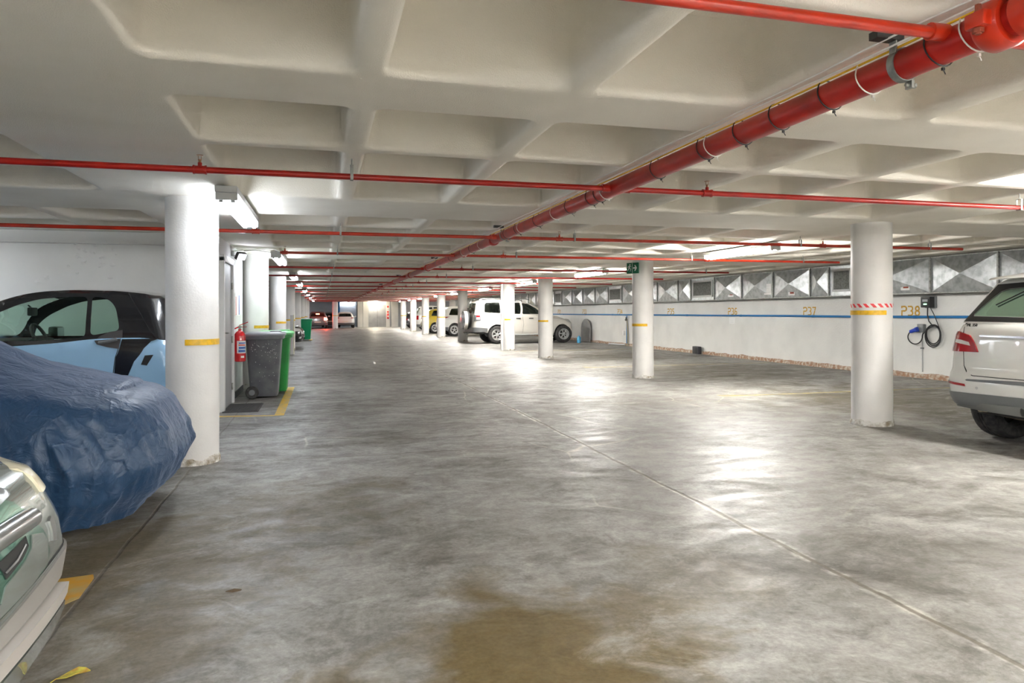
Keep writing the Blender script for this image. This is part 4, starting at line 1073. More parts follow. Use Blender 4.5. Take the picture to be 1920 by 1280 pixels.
def car(name, label, cat, loc, rz, sp, group=None):
    """sp: dict of shapes; local x from rear (0) to front (L), recentred on the root"""
    L, Wh = sp['L'], sp['W']/2
    root = thing(name, label, cat, loc, rz, group); root['kind'] = 'thing'
    g = sp.get('g', .07)
    lo = Shell(Wh, L, sp['xr'], sp['xf'], sp['w'], sp['zt'], sp.get('Rr', .25), sp.get('Rf', .3), sp.get('cr', .05), sp.get('cf', .1), sp.get('tr', .02), sp.get('tf', .04), sp.get('fil', .05))
    parts = []
    def done(o): parts.append(o); return o
    body = M[sp['paint']]
    # lower body with wheel arches
    zb = lambda q: sinterp(sp['zbot'], max(0, min(L, q-Wh)))
    bot = [(0, zb(0))]; ra = sp['r']+sp.get('archgap', .045)
    def step_to(q1):
        q0 = bot[-1][0]; k = max(1, int((q1-q0)/.1))
        for i in range(1, k+1): q = q0+(q1-q0)*i/k; bot.append((q, zb(q)))
    for xw in sp['wheels']:
        zz = zb(lo.side(xw, .3)); dz = zz-sp['r']
        half = sqrt(max(.01, ra*ra-dz*dz)); a0 = atan2(dz, -half); a1 = atan2(dz, half)
        if a0 < 0: a0 += 2*pi
        step_to(lo.side(xw-half, zz))
        for i in range(1, 20):
            a = a0+(a1-a0)*i/20; x, z = xw+ra*cos(a), sp['r']+ra*sin(a); bot.append((lo.side(x, z), z))
        bot.append((lo.side(xw+half, zz), zz))
    step_to(lo.S)
    top = [(lo.S*i/80, lo.zt(lo.S*i/80)) for i in range(81)][::-1]
    bm_ = fill(lo, [bot+top], g)
    up = sp.get('up')
    xs_h = up['x1b'] if up else L*.7; xs_d = up['x0b'] if up else 0
    sh_, sd_ = Wh+xs_h/L*L, Wh+max(xs_d, .0)
    cap(lo, bm_, Wh+xs_h-.02, lo.S, sp.get('crown', .05), g)
    if xs_d > .02: cap(lo, bm_, 0, Wh+xs_d+.02, sp.get('crown', .05)*.4, g)
    done(bm_.build('body_shell', body, root, sp.get('sharp', 50)))
    if up:
        b = MB(); cap(lo, b, Wh+xs_d, Wh+xs_h, .0, .12, drop=.02); done(b.build('interior_trim', M['interior'], root))
    # dark floor pan closing the underside and wheel wells
    b = MB(); hw = Wh-.30; z0 = min(z for _, z in sp['zbot'])
    b.box((L/2, 0, z0+.16), (L-.35, 2*hw, .30), bev=.05); b.box((L/2, 0, .62), (L-.6, 2*hw, .3), bev=.05)
    mid = (sp['wheels'][0]+sp['wheels'][1])/2; b.box((mid, 0, z0+.10), (sp['wheels'][1]-sp['wheels'][0]-2*ra-.02, 2*Wh-.12, .14), bev=.03)
    done(b.build('underbody', M['black_plastic'], root))
    if up:
        ush = Shell(up['w'][0][1], up['x1b']-up['x0b'], up['xr'], up['xf'], up['w'], up['zt'], up.get('Rr', .18), up.get('Rf', .2), up.get('cr', .05), up.get('cf', .1), 0, 0, up.get('fil', .06))
        z0 = up['w'][0][0]; S = ush.S
        lp = [(S*i/60, z0) for i in range(61)]
        ws = up.get('ws'); rw = up.get('rw')
        if ws: lp += [(S, ws[0][2])]+loop_of(ush, [p for p in ws if p[1] > 0])+[(S, ws[-1][2])]
        lp += [(S*i/60, ush.zt(S*i/60)) for i in range(61)][::-1]
        if rw: lp += [(0, rw[-1][2])]+loop_of(ush, [p for p in rw[::-1] if p[1] > 0])+[(0, rw[0][2])]
        holes = []
        for w_ in up['win']: holes.append([ush.pt(('s', x, z)) for x, z in rnd_poly(w_, up.get('wr', .06))])
        bm_ = fill(ush, [lp]+holes, g)
        wsx = up.get('cap_ws')          # windscreen carried by the roof curve
        if wsx:
            cap(ush, bm_, 0, ush.Wh+wsx-up['x0b'], up.get('crown', .04), g)
            b = MB(); cap(ush, b, ush.Wh+wsx-up['x0b'], ush.S, up.get('crown', .04), g); done(b.build('windscreen', M[up['glass']], root, 60))
        else: cap(ush, bm_, 0, ush.S, up.get('crown', .04), g)
        done(bm_.build('cabin_shell', M[up.get('paint', sp['paint'])], root, 32))
        for h in holes:
            for sd in ('L', 'R'): done(fill(ush, [h], .12, -.006, 0, sd).build('side_window', M[up['glass']], root, 60))
        if ws: done(fill(ush, [[(S, ws[0][2])]+loop_of(ush, [p for p in ws if p[1] > 0])+[(S, ws[-1][2])]], .1, -.004).build('windscreen', M[up['glass']], root, 60))
        if rw: done(fill(ush, [[(0, rw[0][2])]+loop_of(ush, [p for p in rw if p[1] > 0])+[(0, rw[-1][2])]], .1, -.004).build('rear_window', M[up.get('rglass', up['glass'])], root, 60))
    else: ush = None
    sp['_lo'], sp['_up'] = lo, ush
    for pd in sp.get('patches', ()):
        sh = ush if pd.get('up') else lo
        lps = [loop_of(sh, l) for l in ([pd['pts']]+pd.get('holes', []))]
        kw = dict(g=pd.get('g', g), off=pd.get('off', .004), thick=pd.get('thick', .012))
        pr = None
        if pd.get('pair'):
            for sd in ('L', 'R'):
                o = done(fill(sh, lps, mirror=sd, **kw).build(pd['n'], M[pd['m']], root, 40))
                for sub in pd.get('subs', ()): fill(sh, [loop_of(sh, sub['pts'])], mirror=sd, g=kw['g'], off=sub.get('off', .008), thick=.006).build(sub['n'], M[sub['m']], o, 40)
        else:
            o = done(fill(sh, lps, mirror=pd.get('mir', True), **kw).build(pd['n'], M[pd['m']], root, 40))
            for sub in pd.get('subs', ()): fill(sh, [loop_of(sh, sub['pts'])], mirror=pd.get('mir', True), g=kw['g'], off=sub.get('off', .008), thick=.006).build(sub['n'], M[sub['m']], o, 40)
    if sp.get('seams'):
        for k in sp['seams']:
            for sd in ('L', 'R'):
                b = MB(); seam(ush if k[0] == 'up' else lo, b, k[1], mirror=sd); done(b.build('panel_seam', M['seam'], root, 0))
    i = 0
    for xw in sp['wheels']:
        for sg in (1, -1):
            done(make_wheel(root, xw, sg*(Wh-sp['tw']/2-.015-sp.get('tin', 0)), sp['r'], sp['tw'], sp.get('rim', .66), sp.get('style', 5), sp.get('rimmat', 'alloy'), .3*i)); i += 1
    if sp.get('mirrors'):
        mx, mz = sp['mirrors']
        for sg in (1, -1):
            q = T(mx, sg*(Wh+.09), mz) @ Rz(sg*sp.get('mirang', .15))
            b = MB(); b.box((0, 0, 0), (.10, .20, .14), q, bev=.035); b.box((mx+.03, sg*(Wh-.02), mz-.04), (.05, .16, .05), bev=.015); o = done(b.build('door_mirror', M[sp.get('mirmat', sp['paint'])], root))
            b = MB(); b.box((-.051, 0, 0), (.004, .165, .105), q, bev=.001); b.build('mirror_glass', M['chrome'], o)
    if sp.get('seats'):
        for sx in sp['seats']:
            for sy in (-.36, .36):
                b = MB(); q = T(sx, sy, 1.0) @ Ry(-.22); b.box((0, 0, 0), (.13, .46, .58), q, bev=.06); b.box((0, 0, .40), (.09, .26, .17), q, bev=.04); done(b.build('seat', M['interior'], root))
    for o in parts: o.location.x -= L/2
    sp['_parts'] = parts
    return root
# ------------------------------------------------------------------ white SUV on the right
def half(pts, k): return [(k, y, z) for y, z in pts]
ML = dict(L=4.80, W=1.93, paint='p_white', g=.05, r=.372, tw=.265, tin=.0, wheels=(.82, 3.78), rim=.66, style=5,
    xr=[(.2, .16), (.36, .07), (.48, .01), (.62, .0), (.70, .02), (.735, .045), (.92, .055), (1.12, .075), (1.26, .12)],
    xf=[(.2, 4.72), (.5, 4.8), (.8, 4.78), (1.0, 4.70), (1.26, 4.5)],
    w=[(.2, .87), (.40, .93), (.55, .955), (.68, .962), (.95, .945), (1.10, .915), (1.20, .865), (1.26, .835)],
    zt=[(0, 1.245), (.9, 1.235), (2.6, 1.18), (3.4, 1.12), (4.3, 1.02), (4.8, .86)], zbot=[(0, .36), (.5, .36), (.6, .30), (4.2, .30), (4.8, .30)],
    Rr=.22, Rf=.35, cr=.07, cf=.16, fil=.05, crown=.03,
    up=dict(x0b=.13, x1b=3.35, w=[(1.22, .815), (1.62, .665), (1.75, .60)], xr=[(1.22, .125), (1.60, .40), (1.75, .52)], xf=[(1.22, 3.35), (1.75, 2.45)],
        zt=[(0, 1.66), (.8, 1.715), (1.6, 1.735), (2.4, 1.70), (3.2, 1.66)], Rr=.12, cr=.05, cf=.12, fil=.05, crown=.03, glass='g_dark', rglass='g_rear', wr=.05,
        win=[[(.45, 1.30), (.62, 1.58), (1.25, 1.62), (1.25, 1.28)], [(1.33, 1.28), (1.33, 1.62), (2.05, 1.64), (2.05, 1.27)], [(2.13, 1.27), (2.13, 1.63), (2.5, 1.60), (2.95, 1.30), (2.95, 1.27)]],
        rw=[('r', 0, 1.282), ('r', .50, 1.288), ('r', .655, 1.292), ('r', .668, 1.315), ('r', .56, 1.47), ('r', .50, 1.535), ('r', .42, 1.56), ('r', 0, 1.585)],
        ws=[('f', 0, 1.26), ('f', .66, 1.26), ('f', .58, 1.60), ('f', 0, 1.63)]),
    patches=[
        dict(n='rear_window_surround', m='black_plastic', up=True, off=.004, thick=.01, g=.05,
             pts=[('r', 0, 1.235), ('r', .80, 1.235), ('r', .66, 1.47), ('r', .595, 1.61), ('r', 0, 1.635), ('r', 0, 1.587), ('r', .42, 1.562), ('r', .502, 1.537), ('r', .562, 1.472), ('r', .672, 1.315), ('r', .658, 1.289), ('r', .50, 1.286), ('r', 0, 1.28)]),
        dict(n='tail_light', m='lens_red', pair=True, off=.014, thick=.03, g=.035,
             pts=[('r', .49, .935), ('r', .545, 1.03), ('r', .60, 1.095), ('r', .68, 1.118), ('r', .78, 1.135), ('s', .16, 1.13), ('s', .30, 1.06), ('s', .26, .95), ('s', .12, .925)],
             subs=[dict(n='clear_band', m='lens_clear', off=.017, pts=[('r', .585, .995), ('r', .605, 1.03), ('r', .715, 1.052), ('r', .80, 1.055), ('r', .81, 1.022), ('r', .715, 1.012)])]),
        dict(n='chrome_handle_strip', m='chrome', off=.022, thick=.03, pts=[('r', 0, 1.085), ('r', .47, 1.088), ('r', .485, 1.095), ('r', .47, 1.104), ('r', 0, 1.106)]),
        dict(n='plate_recess', m='p_white', off=-.004, thick=.01, pts=[('r', 0, .86), ('r', .30, .86), ('r', .42, 1.07), ('r', 0, 1.075)]),
        dict(n='bumper_step', m='trim_grey', off=.012, thick=.02, pts=[('r', 0, .655), ('r', .58, .645), ('r', .60, .652), ('r', .58, .663), ('r', 0, .69)]),
        dict(n='bumper_reflector', m='lens_red', pair=True, off=.008, pts=[('r', .60, .588), ('r', .61, .612), ('r', .80, .622), ('s', .10, .628), ('s', .10, .603), ('r', .80, .597)]),
        dict(n='lower_bumper_trim', m='trim_grey', off=.010, thick=.025, g=.04, pts=[('r', 0, .385), ('r', .46, .39), ('r', .74, .385), ('s', .06, .42), ('s', .45, .42), ('s', .45, .50), ('s', .10, .515), ('r', .76, .52), ('r', 0, .54)],),
        dict(n='skid_plate', m='p_silver', off=.022, thick=.03, g=.04, pts=[('r', 0, .36), ('r', .47, .36), ('r', .76, .375), ('r', .76, .388), ('r', .50, .40), ('r', .44, .43), ('r', .40, .44), ('r', 0, .455)]),
        dict(n='headlight', m='lens_clear', pair=True, off=.008, pts=[('f', .45, .72), ('f', .50, .88), ('s', 4.45, .98), ('s', 4.4, .88), ('f', .8, .75)]),
        dict(n='parking_sensor', m='housing', pair=True, off=.006, thick=.008, g=.02, pts=[('r', .465+.014*cos(k*pi/5), .585+.014*sin(k*pi/5)) for k in range(10)]),
    ],
    seams=[('lo', [('r', 0, .705), ('r', .53, .70), ('r', .61, .72), ('r', .66, .79), ('r', .672, .92), ('r', .70, 1.12), ('r', .74, 1.22)]), ('lo', [('s', .02, .735), ('s', .55, .72)]), ('lo', [('s', 1.35, .40), ('s', 1.30, 1.2)]), ('lo', [('s', 2.1, .35), ('s', 2.1, 1.19)]), ('lo', [('s', 3.2, .35), ('s', 3.15, 1.13)])],
    mirrors=(3.05, 1.18), seats=(1.6, 2.6))
suv = car('suv', 'white SUV seen from its rear at the right edge, red tail light', 'car', (6.18+2.4, 4.94, 0), 0, ML)
lo, up_ = ML['_lo'], ML['_up']
# spoiler, wiper, badge, muffler
b = MB(); vs = []; N = 14
for i in range(N+1):
    y = -.655+1.31*i/N; e = 1-(abs(y)/.655)**4
    for x, z in ((.36-.10*e+.06, 1.655), (.28-.02*e+.12*(1-e), 1.652+.008*e), (.30+.12*(1-e), 1.676+.01*e), (.75, 1.718+.028*e)): vs.append((x-2.4, y, z))
fs = [(4*i+q, 4*i+4+q, 4*i+4+(q+1) % 4, 4*i+(q+1) % 4) for i in range(N) for q in range(4)]+[(0, 1, 2, 3), tuple(4*N+q for q in range(4))[::-1]]
b.add(vs, fs); b.build('roof_spoiler', M['p_white'], suv, 30)
b = MB(); b.box((.315-2.4, 0, 1.666), (.012, .40, .02), bev=.004); b.build('high_brake_light', M['lens_red'], suv)
def P_(sh, k, a, z, off, L): v = sh.P(sh.pt((k, a, z))[0], z, off); return Vector((v.x-L/2, v.y, v.z))
b = MB(); b.tube([P_(up_, 'r', .46, 1.40, .014, 4.8), P_(up_, 'r', .22, 1.535, .016, 4.8)], .006, 6); b.tube([P_(up_, 'r', .22, 1.535, .016, 4.8), P_(up_, 'r', .0, 1.60, .03, 4.8)], .009, 6); b.build('rear_wiper', M['black_plastic'], suv)
b = MB(); b.cyl((.55-2.4, .22, .33), (.62-2.4, .72, .33), .085, 14); b.cyl((.1-2.4, .5, .37), (.5-2.4, .5, .35), .03, 10); b.build('muffler', mat('muffler_beige', (.34, .29, .20), .6), suv)
def text_mesh(s_, size, ext=.003):
    cu = bpy.data.curves.new('t', 'FONT'); cu.body = s_; cu.size = size; cu.extrude = ext; cu.resolution_u = 3
    ob = bpy.data.objects.new('t', cu); COL.objects.link(ob); dg = bpy.context.evaluated_depsgraph_get(); me = bpy.data.meshes.new_from_object(ob.evaluated_get(dg))
    bpy.data.objects.remove(ob); return me
me = text_mesh('ML 350', .042); me.materials.append(M['darksteel'])
o = link('model_badge', me, suv); p = P_(lo, 'r', .675, 1.185, .006, 4.8); p2 = P_(lo, 'r', .50, 1.19, .006, 4.8); d = (p2-p).normalized()
Zv = Vector((.25, 0, 1)).normalized(); Nn = d.cross(Zv).normalized()
o.matrix_local = Matrix.Translation(p) @ Matrix((d, Zv, Nn)).transposed().to_4x4()
o['label'] = 'dark model badge lettering'

# ------------------------------------------------------------------ two-tone city car
SM = dict(L=2.70, W=1.66, paint='p_blue', g=.05, r=.30, tw=.19, wheels=(.42, 2.30), rim=.68, style=5,
    xr=[(.2, .10), (.4, .0), (.7, .0), (.95, .06), (1.12, .14)], xf=[(.2, 2.64), (.45, 2.70), (.7, 2.66), (.9, 2.5), (1.12, 2.3)],
    w=[(.2, .78), (.5, .83), (.8, .835), (.95, .83), (1.12, .812)], zt=[(0, 1.10), (.6, 1.105), (.9, 1.10), (1.4, 1.06), (1.9, 1.03), (2.3, .98), (2.7, .84)],
    zbot=[(0, .28), (2.7, .24)], Rr=.25, Rf=.3, cr=.06, cf=.14, fil=.03, crown=.05,
    up=dict(x0b=.14, x1b=2.35, paint='p_black', w=[(1.05, .785), (1.3, .735), (1.60, .63)], xr=[(1.05, .13), (1.35, .22), (1.60, .30)], xf=[(1.05, 2.35), (1.60, 2.35)],
        zt=[(0, 1.53), (.3, 1.56), (.6, 1.578), (.9, 1.583), (1.15, 1.572), (1.35, 1.545), (1.55, 1.49), (1.75, 1.40), (1.95, 1.285), (2.21, 1.10)], Rr=.16, Rf=.22, cr=.08, cf=.18, fil=.05, crown=.035, cap_ws=1.62, glass='g_clear', wr=.05,
        win=[[(1.0, 1.115), (1.005, 1.515), (1.22, 1.512), (1.43, 1.49), (1.60, 1.435), (1.78, 1.345), (1.98, 1.205), (2.06, 1.09), (1.4, 1.085)], [(.955, 1.13), (.965, 1.515), (.88, 1.51), (.80, 1.475), (.745, 1.40), (.715, 1.28), (.70, 1.18)]],
        rw=[('r', 0, 1.14), ('r', .60, 1.14), ('r', .60, 1.40), ('r', .54, 1.46), ('r', 0, 1.47)]),
    patches=[
        dict(n='tridion_panel', m='p_black', pair=True, off=.006, thick=.014, pts=[('s', .72, .30), ('s', .74, .62), ('s', .715, .92), ('s', .685, 1.0), ('s', .665, 1.095), ('s', .28, 1.095), ('s', .37, 1.07), ('s', .45, 1.0), ('s', .55, .87), ('s', .66, .62), ('s', .68, .30)]),
        dict(n='air_vent', m='black_plastic', pair=True, off=.006, pts=[('s', .44, .93), ('s', .35, .935), ('s', .42, .83), ('s', .48, .84)]),
        dict(n='tail_light', m='lens_red', pair=True, off=.008, pts=[('r', .52, .80), ('r', .52, .98), ('r', .72, .98), ('r', .74, .80)]),
        dict(n='headlight', m='lens_clear', pair=True, off=.008, pts=[('f', .40, .66), ('f', .45, .80), ('s', 2.35, .86), ('s', 2.38, .72)]),
        dict(n='grille', m='black_plastic', off=.006, pts=[('f', 0, .30), ('f', .45, .32), ('f', .40, .52), ('f', 0, .54)]),
        dict(n='quarter_handle_trim', m='handle_grey', pair=True, off=.004, thick=.01, up=True, g=.03, pts=[('s', .905, 1.085), ('s', .87, 1.125), ('s', .79, 1.165), ('s', .67, 1.185), ('s', .67, 1.06), ('s', .88, 1.06)]),
        dict(n='handle_recess', m='handle_grey', pair=True, off=.012, thick=.02, g=.03, pts=[('s', .905, 1.085), ('s', .68, 1.10), ('s', .69, 1.0), ('s', .79, 1.018), ('s', .88, 1.045)]),
    ],
    seams=[('up', [('s', .63, 1.555), ('s', .53, 1.42), ('s', .46, 1.32), ('s', .365, 1.17), ('s', .315, 1.12)]), ('lo', [('s', .75, .3), ('s', .755, .62), ('s', .72, .92), ('s', .68, 1.09)]), ('lo', [('s', 1.9, .3), ('s', 1.85, 1.02)])],
    mirrors=(1.80, 1.13), mirmat='p_black', mirang=.1)
city = car('city_car', 'black and sky blue two-tone city car behind the covered car', 'car', (-1.25-1.35, 8.45, 0), pi, SM)
lo, up_ = SM['_lo'], SM['_up']
for sg in (1, -1):
    b = MB(); b.tube([(.70-1.35, sg*.845, 1.095), (.78-1.35, sg*.862, 1.075), (.86-1.35, sg*.845, 1.065)], .016, 8); b.build('door_handle', M['trim_grey'], city)
b = MB(); N = 28; q = T(1.53-1.35, .34, 1.10) @ Ry(-1.15)
b.tube([q @ Vector((.15*cos(2*pi*i/N), .15*sin(2*pi*i/N), 0)) for i in range(N)], .017, 8, True); b.box((0, 0, -.01), (.06, .30, .02), q, bev=.008); b.cyl(q @ Vector((0, 0, 0)), q @ Vector((0, 0, -.2)), .03, 8)
b.build('steering_wheel', M['black_plastic'], city)
b = MB(); b.box((1.72-1.35, 0, 1.37), (.035, .20, .09), T(0, 0, 0), bev=.018); b.cyl((1.72-1.35, 0, 1.40), (1.76-1.35, 0, 1.44), .008, 6); b.build('rear_view_mirror', M['black_plastic'], city)
b = MB(); b.box((1.95-1.35, 0, 1.03), (.45, 1.35, .10), bev=.04); b.build('dashboard', M['interior'], city)
b = MB(); b.box((.98-1.35, .775, 1.28), (.05, .012, .45), bev=.004); b.box((.98-1.35, -.775, 1.28), (.05, .012, .45), bev=.004)
# ------------------------------------------------------------------ white off-roader with spare wheel
PJ = dict(L=4.55, W=1.88, paint='p_pearl', g=.07, r=.385, tw=.265, tin=.0, wheels=(1.03, 4.0), rim=.62, style=6, archgap=.05,
    xr=[(.3, .1), (.5, .0), (.7, .0), (.9, .04), (1.25, .05)], xf=[(.3, 4.45), (.5, 4.55), (.8, 4.53), (1.0, 4.42), (1.25, 4.3)],
    w=[(.3, .88), (.5, .94), (.85, .94), (1.1, .925), (1.25, .90)], zt=[(0, 1.235), (1.5, 1.235), (3.2, 1.20), (3.6, 1.19), (4.0, 1.13), (4.3, 1.03), (4.55, .93)],
    zbot=[(0, .5), (.5, .5), (.62, .42), (3.2, .40), (4.55, .40)], Rr=.18, Rf=.3, cr=.03, cf=.12, fil=.04, crown=.06,
    up=dict(x0b=.05, x1b=3.45, w=[(1.22, .88), (1.75, .76), (1.9, .70)], xr=[(1.22, .05), (1.7, .14), (1.9, .26)], xf=[(1.22, 3.45), (1.85, 2.45)],
        zt=[(0, 1.80), (.3, 1.835), (1.0, 1.865), (1.7, 1.85), (2.4, 1.80), (3.4, 1.70)], Rr=.10, Rf=.2, cr=.02, cf=.1, fil=.06, crown=.02, glass='g_dark', wr=.06,
        win=[[(.47, 1.33), (.50, 1.66), (.56, 1.74), (1.16, 1.755), (1.18, 1.29)], [(1.26, 1.28), (1.26, 1.75), (2.06, 1.74), (2.06, 1.255)], [(2.15, 1.25), (2.15, 1.73), (2.5, 1.69), (2.85, 1.50), (3.08, 1.27), (3.08, 1.245)]],
        rw=[('r', 0, 1.29), ('r', .72, 1.29), ('r', .66, 1.72), ('r', 0, 1.74)], ws=[('f', 0, 1.26), ('f', .72, 1.26), ('f', .64, 1.72), ('f', 0, 1.74)]),
    patches=[dict(n='tail_light', m='lens_dark', pair=True, off=.012, thick=.02, pts=[('r', .72, .95), ('r', .72, 1.22), ('s', .06, 1.22), ('s', .28, 1.21), ('s', .28, .97)],
                  subs=[dict(n='red_segment', m='lens_red', off=.018, pts=[('s', .08, 1.14), ('s', .08, 1.19), ('s', .25, 1.185), ('s', .25, 1.14)]), dict(n='clear_segment', m='lens_clear', off=.018, pts=[('s', .08, 1.03), ('s', .08, 1.12), ('s', .25, 1.12), ('s', .25, 1.03)])]),
             dict(n='rear_bumper', m='trim_grey', off=.05, thick=.07, pts=[('r', 0, .50), ('r', .9, .50), ('s', .58, .52), ('s', .58, .66), ('s', .1, .70), ('r', 0, .70)]),
             dict(n='door_cladding', m='p_pearl', pair=True, off=.02, thick=.03, pts=[('s', 1.47, .46), ('s', 1.47, .80), ('s', 2.08, .82), ('s', 2.05, .46)]),
             dict(n='door_cladding', m='p_pearl', pair=True, off=.02, thick=.03, pts=[('s', 2.14, .46), ('s', 2.19, .82), ('s', 3.2, .80), ('s', 3.3, .46)]),
             dict(n='fuel_flap', m='p_pearl', mir='R', off=.006, pts=[('s', .71, 1.0), ('s', .71, 1.17), ('s', .88, 1.17), ('s', .88, 1.0)]),
             dict(n='headlight', m='lens_clear', pair=True, off=.008, pts=[('f', .5, .85), ('f', .55, 1.0), ('s', 4.2, 1.04), ('s', 4.25, .92)]),
             dict(n='grille', m='chrome', off=.006, pts=[('f', 0, .75), ('f', .4, .78), ('f', .42, .98), ('f', 0, .98)])],
    seams=[('lo', [('s', 2.14, .45), ('s', 2.14, 1.23)]), ('lo', [('s', 1.22, .85), ('s', 1.22, 1.23)]), ('lo', [('s', 3.25, .45), ('s', 3.2, 1.2)]), ('lo', [('s', 3.3, 1.12), ('s', 4.45, .98)])],
    mirrors=(3.0, 1.3), seats=(1.3, 2.3))
oro = car('off_roader', 'pearl white off-roader with a spare wheel on its back door', 'car', (6.08+2.275, 29.45, 0), 0, PJ)
q = T(-2.275-.17, .0, .99) @ Ry(-pi/2)
b = MB(); b.lathe([(.30, -.15), (.375, -.14), (.39, -.06), (.39, .06), (.375, .12), (.33, .13)], 32, q); sw = b.build('spare_wheel', M['rubber'], oro, 40)
b = MB(); b.lathe([(.392, -.03), (.395, .06), (.37, .13), (.30, .16), (.15, .175), (.001, .178)], 32, q); b.build('wheel_cover', M['chrome'], sw, 40)
b = MB(); b.lathe([(.397, -.06), (.397, .075)], 32, q, cap=False); b.build('cover_band', M['p_pearl'], sw, 40)
for sy in (-1, 1):
    b = MB(); b.box((0, sy*.93, .385), (1.75, .14, .05), bev=.02); b.build('side_step', M['housing'], oro)
    b = MB(); b.tube([(-1.95, sy*.62, 1.865), (-1.8, sy*.62, 1.915), (.1, sy*.62, 1.90), (.25, sy*.62, 1.85)], .018, 8); b.build('roof_rail', M['p_silver'], oro)
    for hx in (1.95-2.275, 2.52-2.275): 
        b = MB(); b.box((hx, sy*.942, 1.07), (.20, .03, .035), bev=.012); b.build('door_handle', M['darksteel'], oro)
b = MB(); b.cyl((-2.45, .35, .46), (-1.9, .35, .46), .035, 10); b.box((-2.38, 0, .42), (.18, .12, .06), bev=.02); b.build('exhaust_and_towbar', M['steel'], oro)

# ------------------------------------------------------------------ generic bodies for the far cars
def far_spec(L, W, H, paint, kind='hatch', r=.32, glass_='g_dark', **kw):
    b_ = .66*H; sp = dict(L=L, W=W, paint=paint, g=.11, r=r, tw=.21, wheels=(.19*L, .80*L), rim=.68, style=5,
        xr=[(.2, .12), (.4, .0), (.62*b_, .0), (.75*b_, .03), (b_, .10)], xf=[(.2, L-.1), (.45, L), (.65, L-.03), (b_, L-.3)],
        w=[(.2, W/2-.07), (.5, W/2), (.8*b_, W/2-.01), (b_, W/2-.07)], zt=[(0, b_), (.55*L, b_-.03), (.72*L, b_-.07), (.9*L, b_-.17), (L, .72*b_)],
        zbot=[(0, .30), (L, .24)], Rr=.3, Rf=.42, cr=.08, cf=.22, fil=.06, crown=.06,
        up=dict(x0b=.10, x1b=.74*L, w=[(b_-.02, W/2-.09), (H-.1, W/2-.25), (H, W/2-.32)], xr=[(b_-.02, .10), (H, .50 if kind != 'suv' else .42)], xf=[(b_-.02, .74*L), (H, .50*L)],
            zt=[(0, H-.11), (.2*L, H-.05), (.35*L, H-.04), (.5*L, H-.07), (.7*L, H-.1)], Rr=.22, Rf=.25, cr=.10, cf=.14, fil=.06, crown=.04, glass=glass_, wr=.06,
            win=[[(.50, b_+.06), (.68, H-.17), (.30*L, H-.13), (.30*L, b_+.04)], [(.32*L, b_+.04), (.32*L, H-.13), (.47*L, H-.13), (.47*L, b_+.03)], [(.49*L, b_+.03), (.49*L, H-.14), (.53*L, H-.17), (.66*L, b_+.05), (.66*L, b_+.03)]],
            rw=[('r', 0, b_+.05), ('r', W/2-.25, b_+.05), ('r', W/2-.33, H-.18), ('r', 0, H-.16)], ws=[('f', 0, b_+.05), ('f', W/2-.20, b_+.05), ('f', W/2-.32, H-.16), ('f', 0, H-.14)]),
        patches=[dict(n='rear_bumper', m='trim_grey', off=.012, thick=.03, pts=[('r', 0, .31), ('r', W/2-.2, .31), ('s', .3, .33), ('s', .3, .46), ('r', W/2-.2, .46), ('r', 0, .44)]),
                 dict(n='number_plate', m='plate', off=.018, thick=.02, pts=[('r', 0, .50), ('r', .26, .50), ('r', .26, .61), ('r', 0, .61)]),
                 dict(n='headlight', m='lens_clear', pair=True, off=.008, pts=[('f', .42, .62), ('f', .48, .74), ('s', L-.45, .80), ('s', L-.4, .68)]),
                 dict(n='grille', m='black_plastic', off=.006, pts=[('f', 0, .34), ('f', .45, .36), ('f', .40, .55), ('f', 0, .56)])],
        seams=[('lo', [('s', .31*L, .35), ('s', .31*L, b_)]), ('lo', [('s', .48*L, .33), ('s', .48*L, b_-.03)]), ('lo', [('s', .70*L, .33), ('s', .69*L, b_-.08)])], mirrors=(.64*L, b_+.05))
    sp.update({k: v for k, v in kw.items() if k != 'extra'}); sp['patches'] += kw.get('extra', [])
    return sp
KG = far_spec(4.5, 1.84, 1.70, 'p_white', 'suv', .35, extra=[
    dict(n='tail_light', m='lens_red', pair=True, off=.012, thick=.02, pts=[('r', .50, .98), ('r', .50, 1.05), ('s', .10, 1.08), ('s', .55, 1.09), ('s', .35, 1.03), ('s', .1, .94)]),
    dict(n='sill_cladding', m='trim_grey', pair=True, off=.01, pts=[('s', .10, .31), ('s', .45, .31), ('s', .47, .50), ('s', .10, .52)])])
KG['zbot'] = [(0, .36), (4.5, .30)]
crossover = car('crossover', 'white crossover with a red tail light between two columns', 'car', (6.25+2.25, 39.32, 0), 0, KG)
YL = far_spec(4.1, 1.76, 1.60, 'p_yellow', 'hatch', .33, extra=[
    dict(n='tail_light', m='lens_red', pair=True, off=.012, thick=.02, pts=[('r', .40, .90), ('r', .42, 1.0), ('s', .10, 1.02), ('s', .38, 1.02), ('s', .3, .92), ('s', .08, .86)])])
car('yellow_car', 'yellow hatchback between two columns of the right row', 'car', (6.14+2.05, 45.1, 0), 0, YL)
RW = far_spec(4.2, 1.8, 1.85, 'p_white', 'suv', .33, extra=[dict(n='tail_light', m='lens_red', pair=True, off=.012, thick=.02, pts=[('r', .66, .8), ('r', .66, 1.10), ('s', .12, 1.10), ('s', .12, .8)])])
car('white_van', 'tall white vehicle with red lamps, past the yellow car', 'car', (6.5+2.1, 51.6, 0), 0, RW)
GR = far_spec(4.0, 1.72, 1.45, 'p_grey', 'hatch', .31, extra=[dict(n='tail_light', m='lens_red', pair=True, off=.012, thick=.02, pts=[('r', .5, .7), ('r', .5, .85), ('s', .2, .85), ('s', .2, .7)])])
car('dark_car', 'dark car farthest along the right row, mostly behind columns', 'car', (6.4+2.0, 58.2, 0), 0, GR)
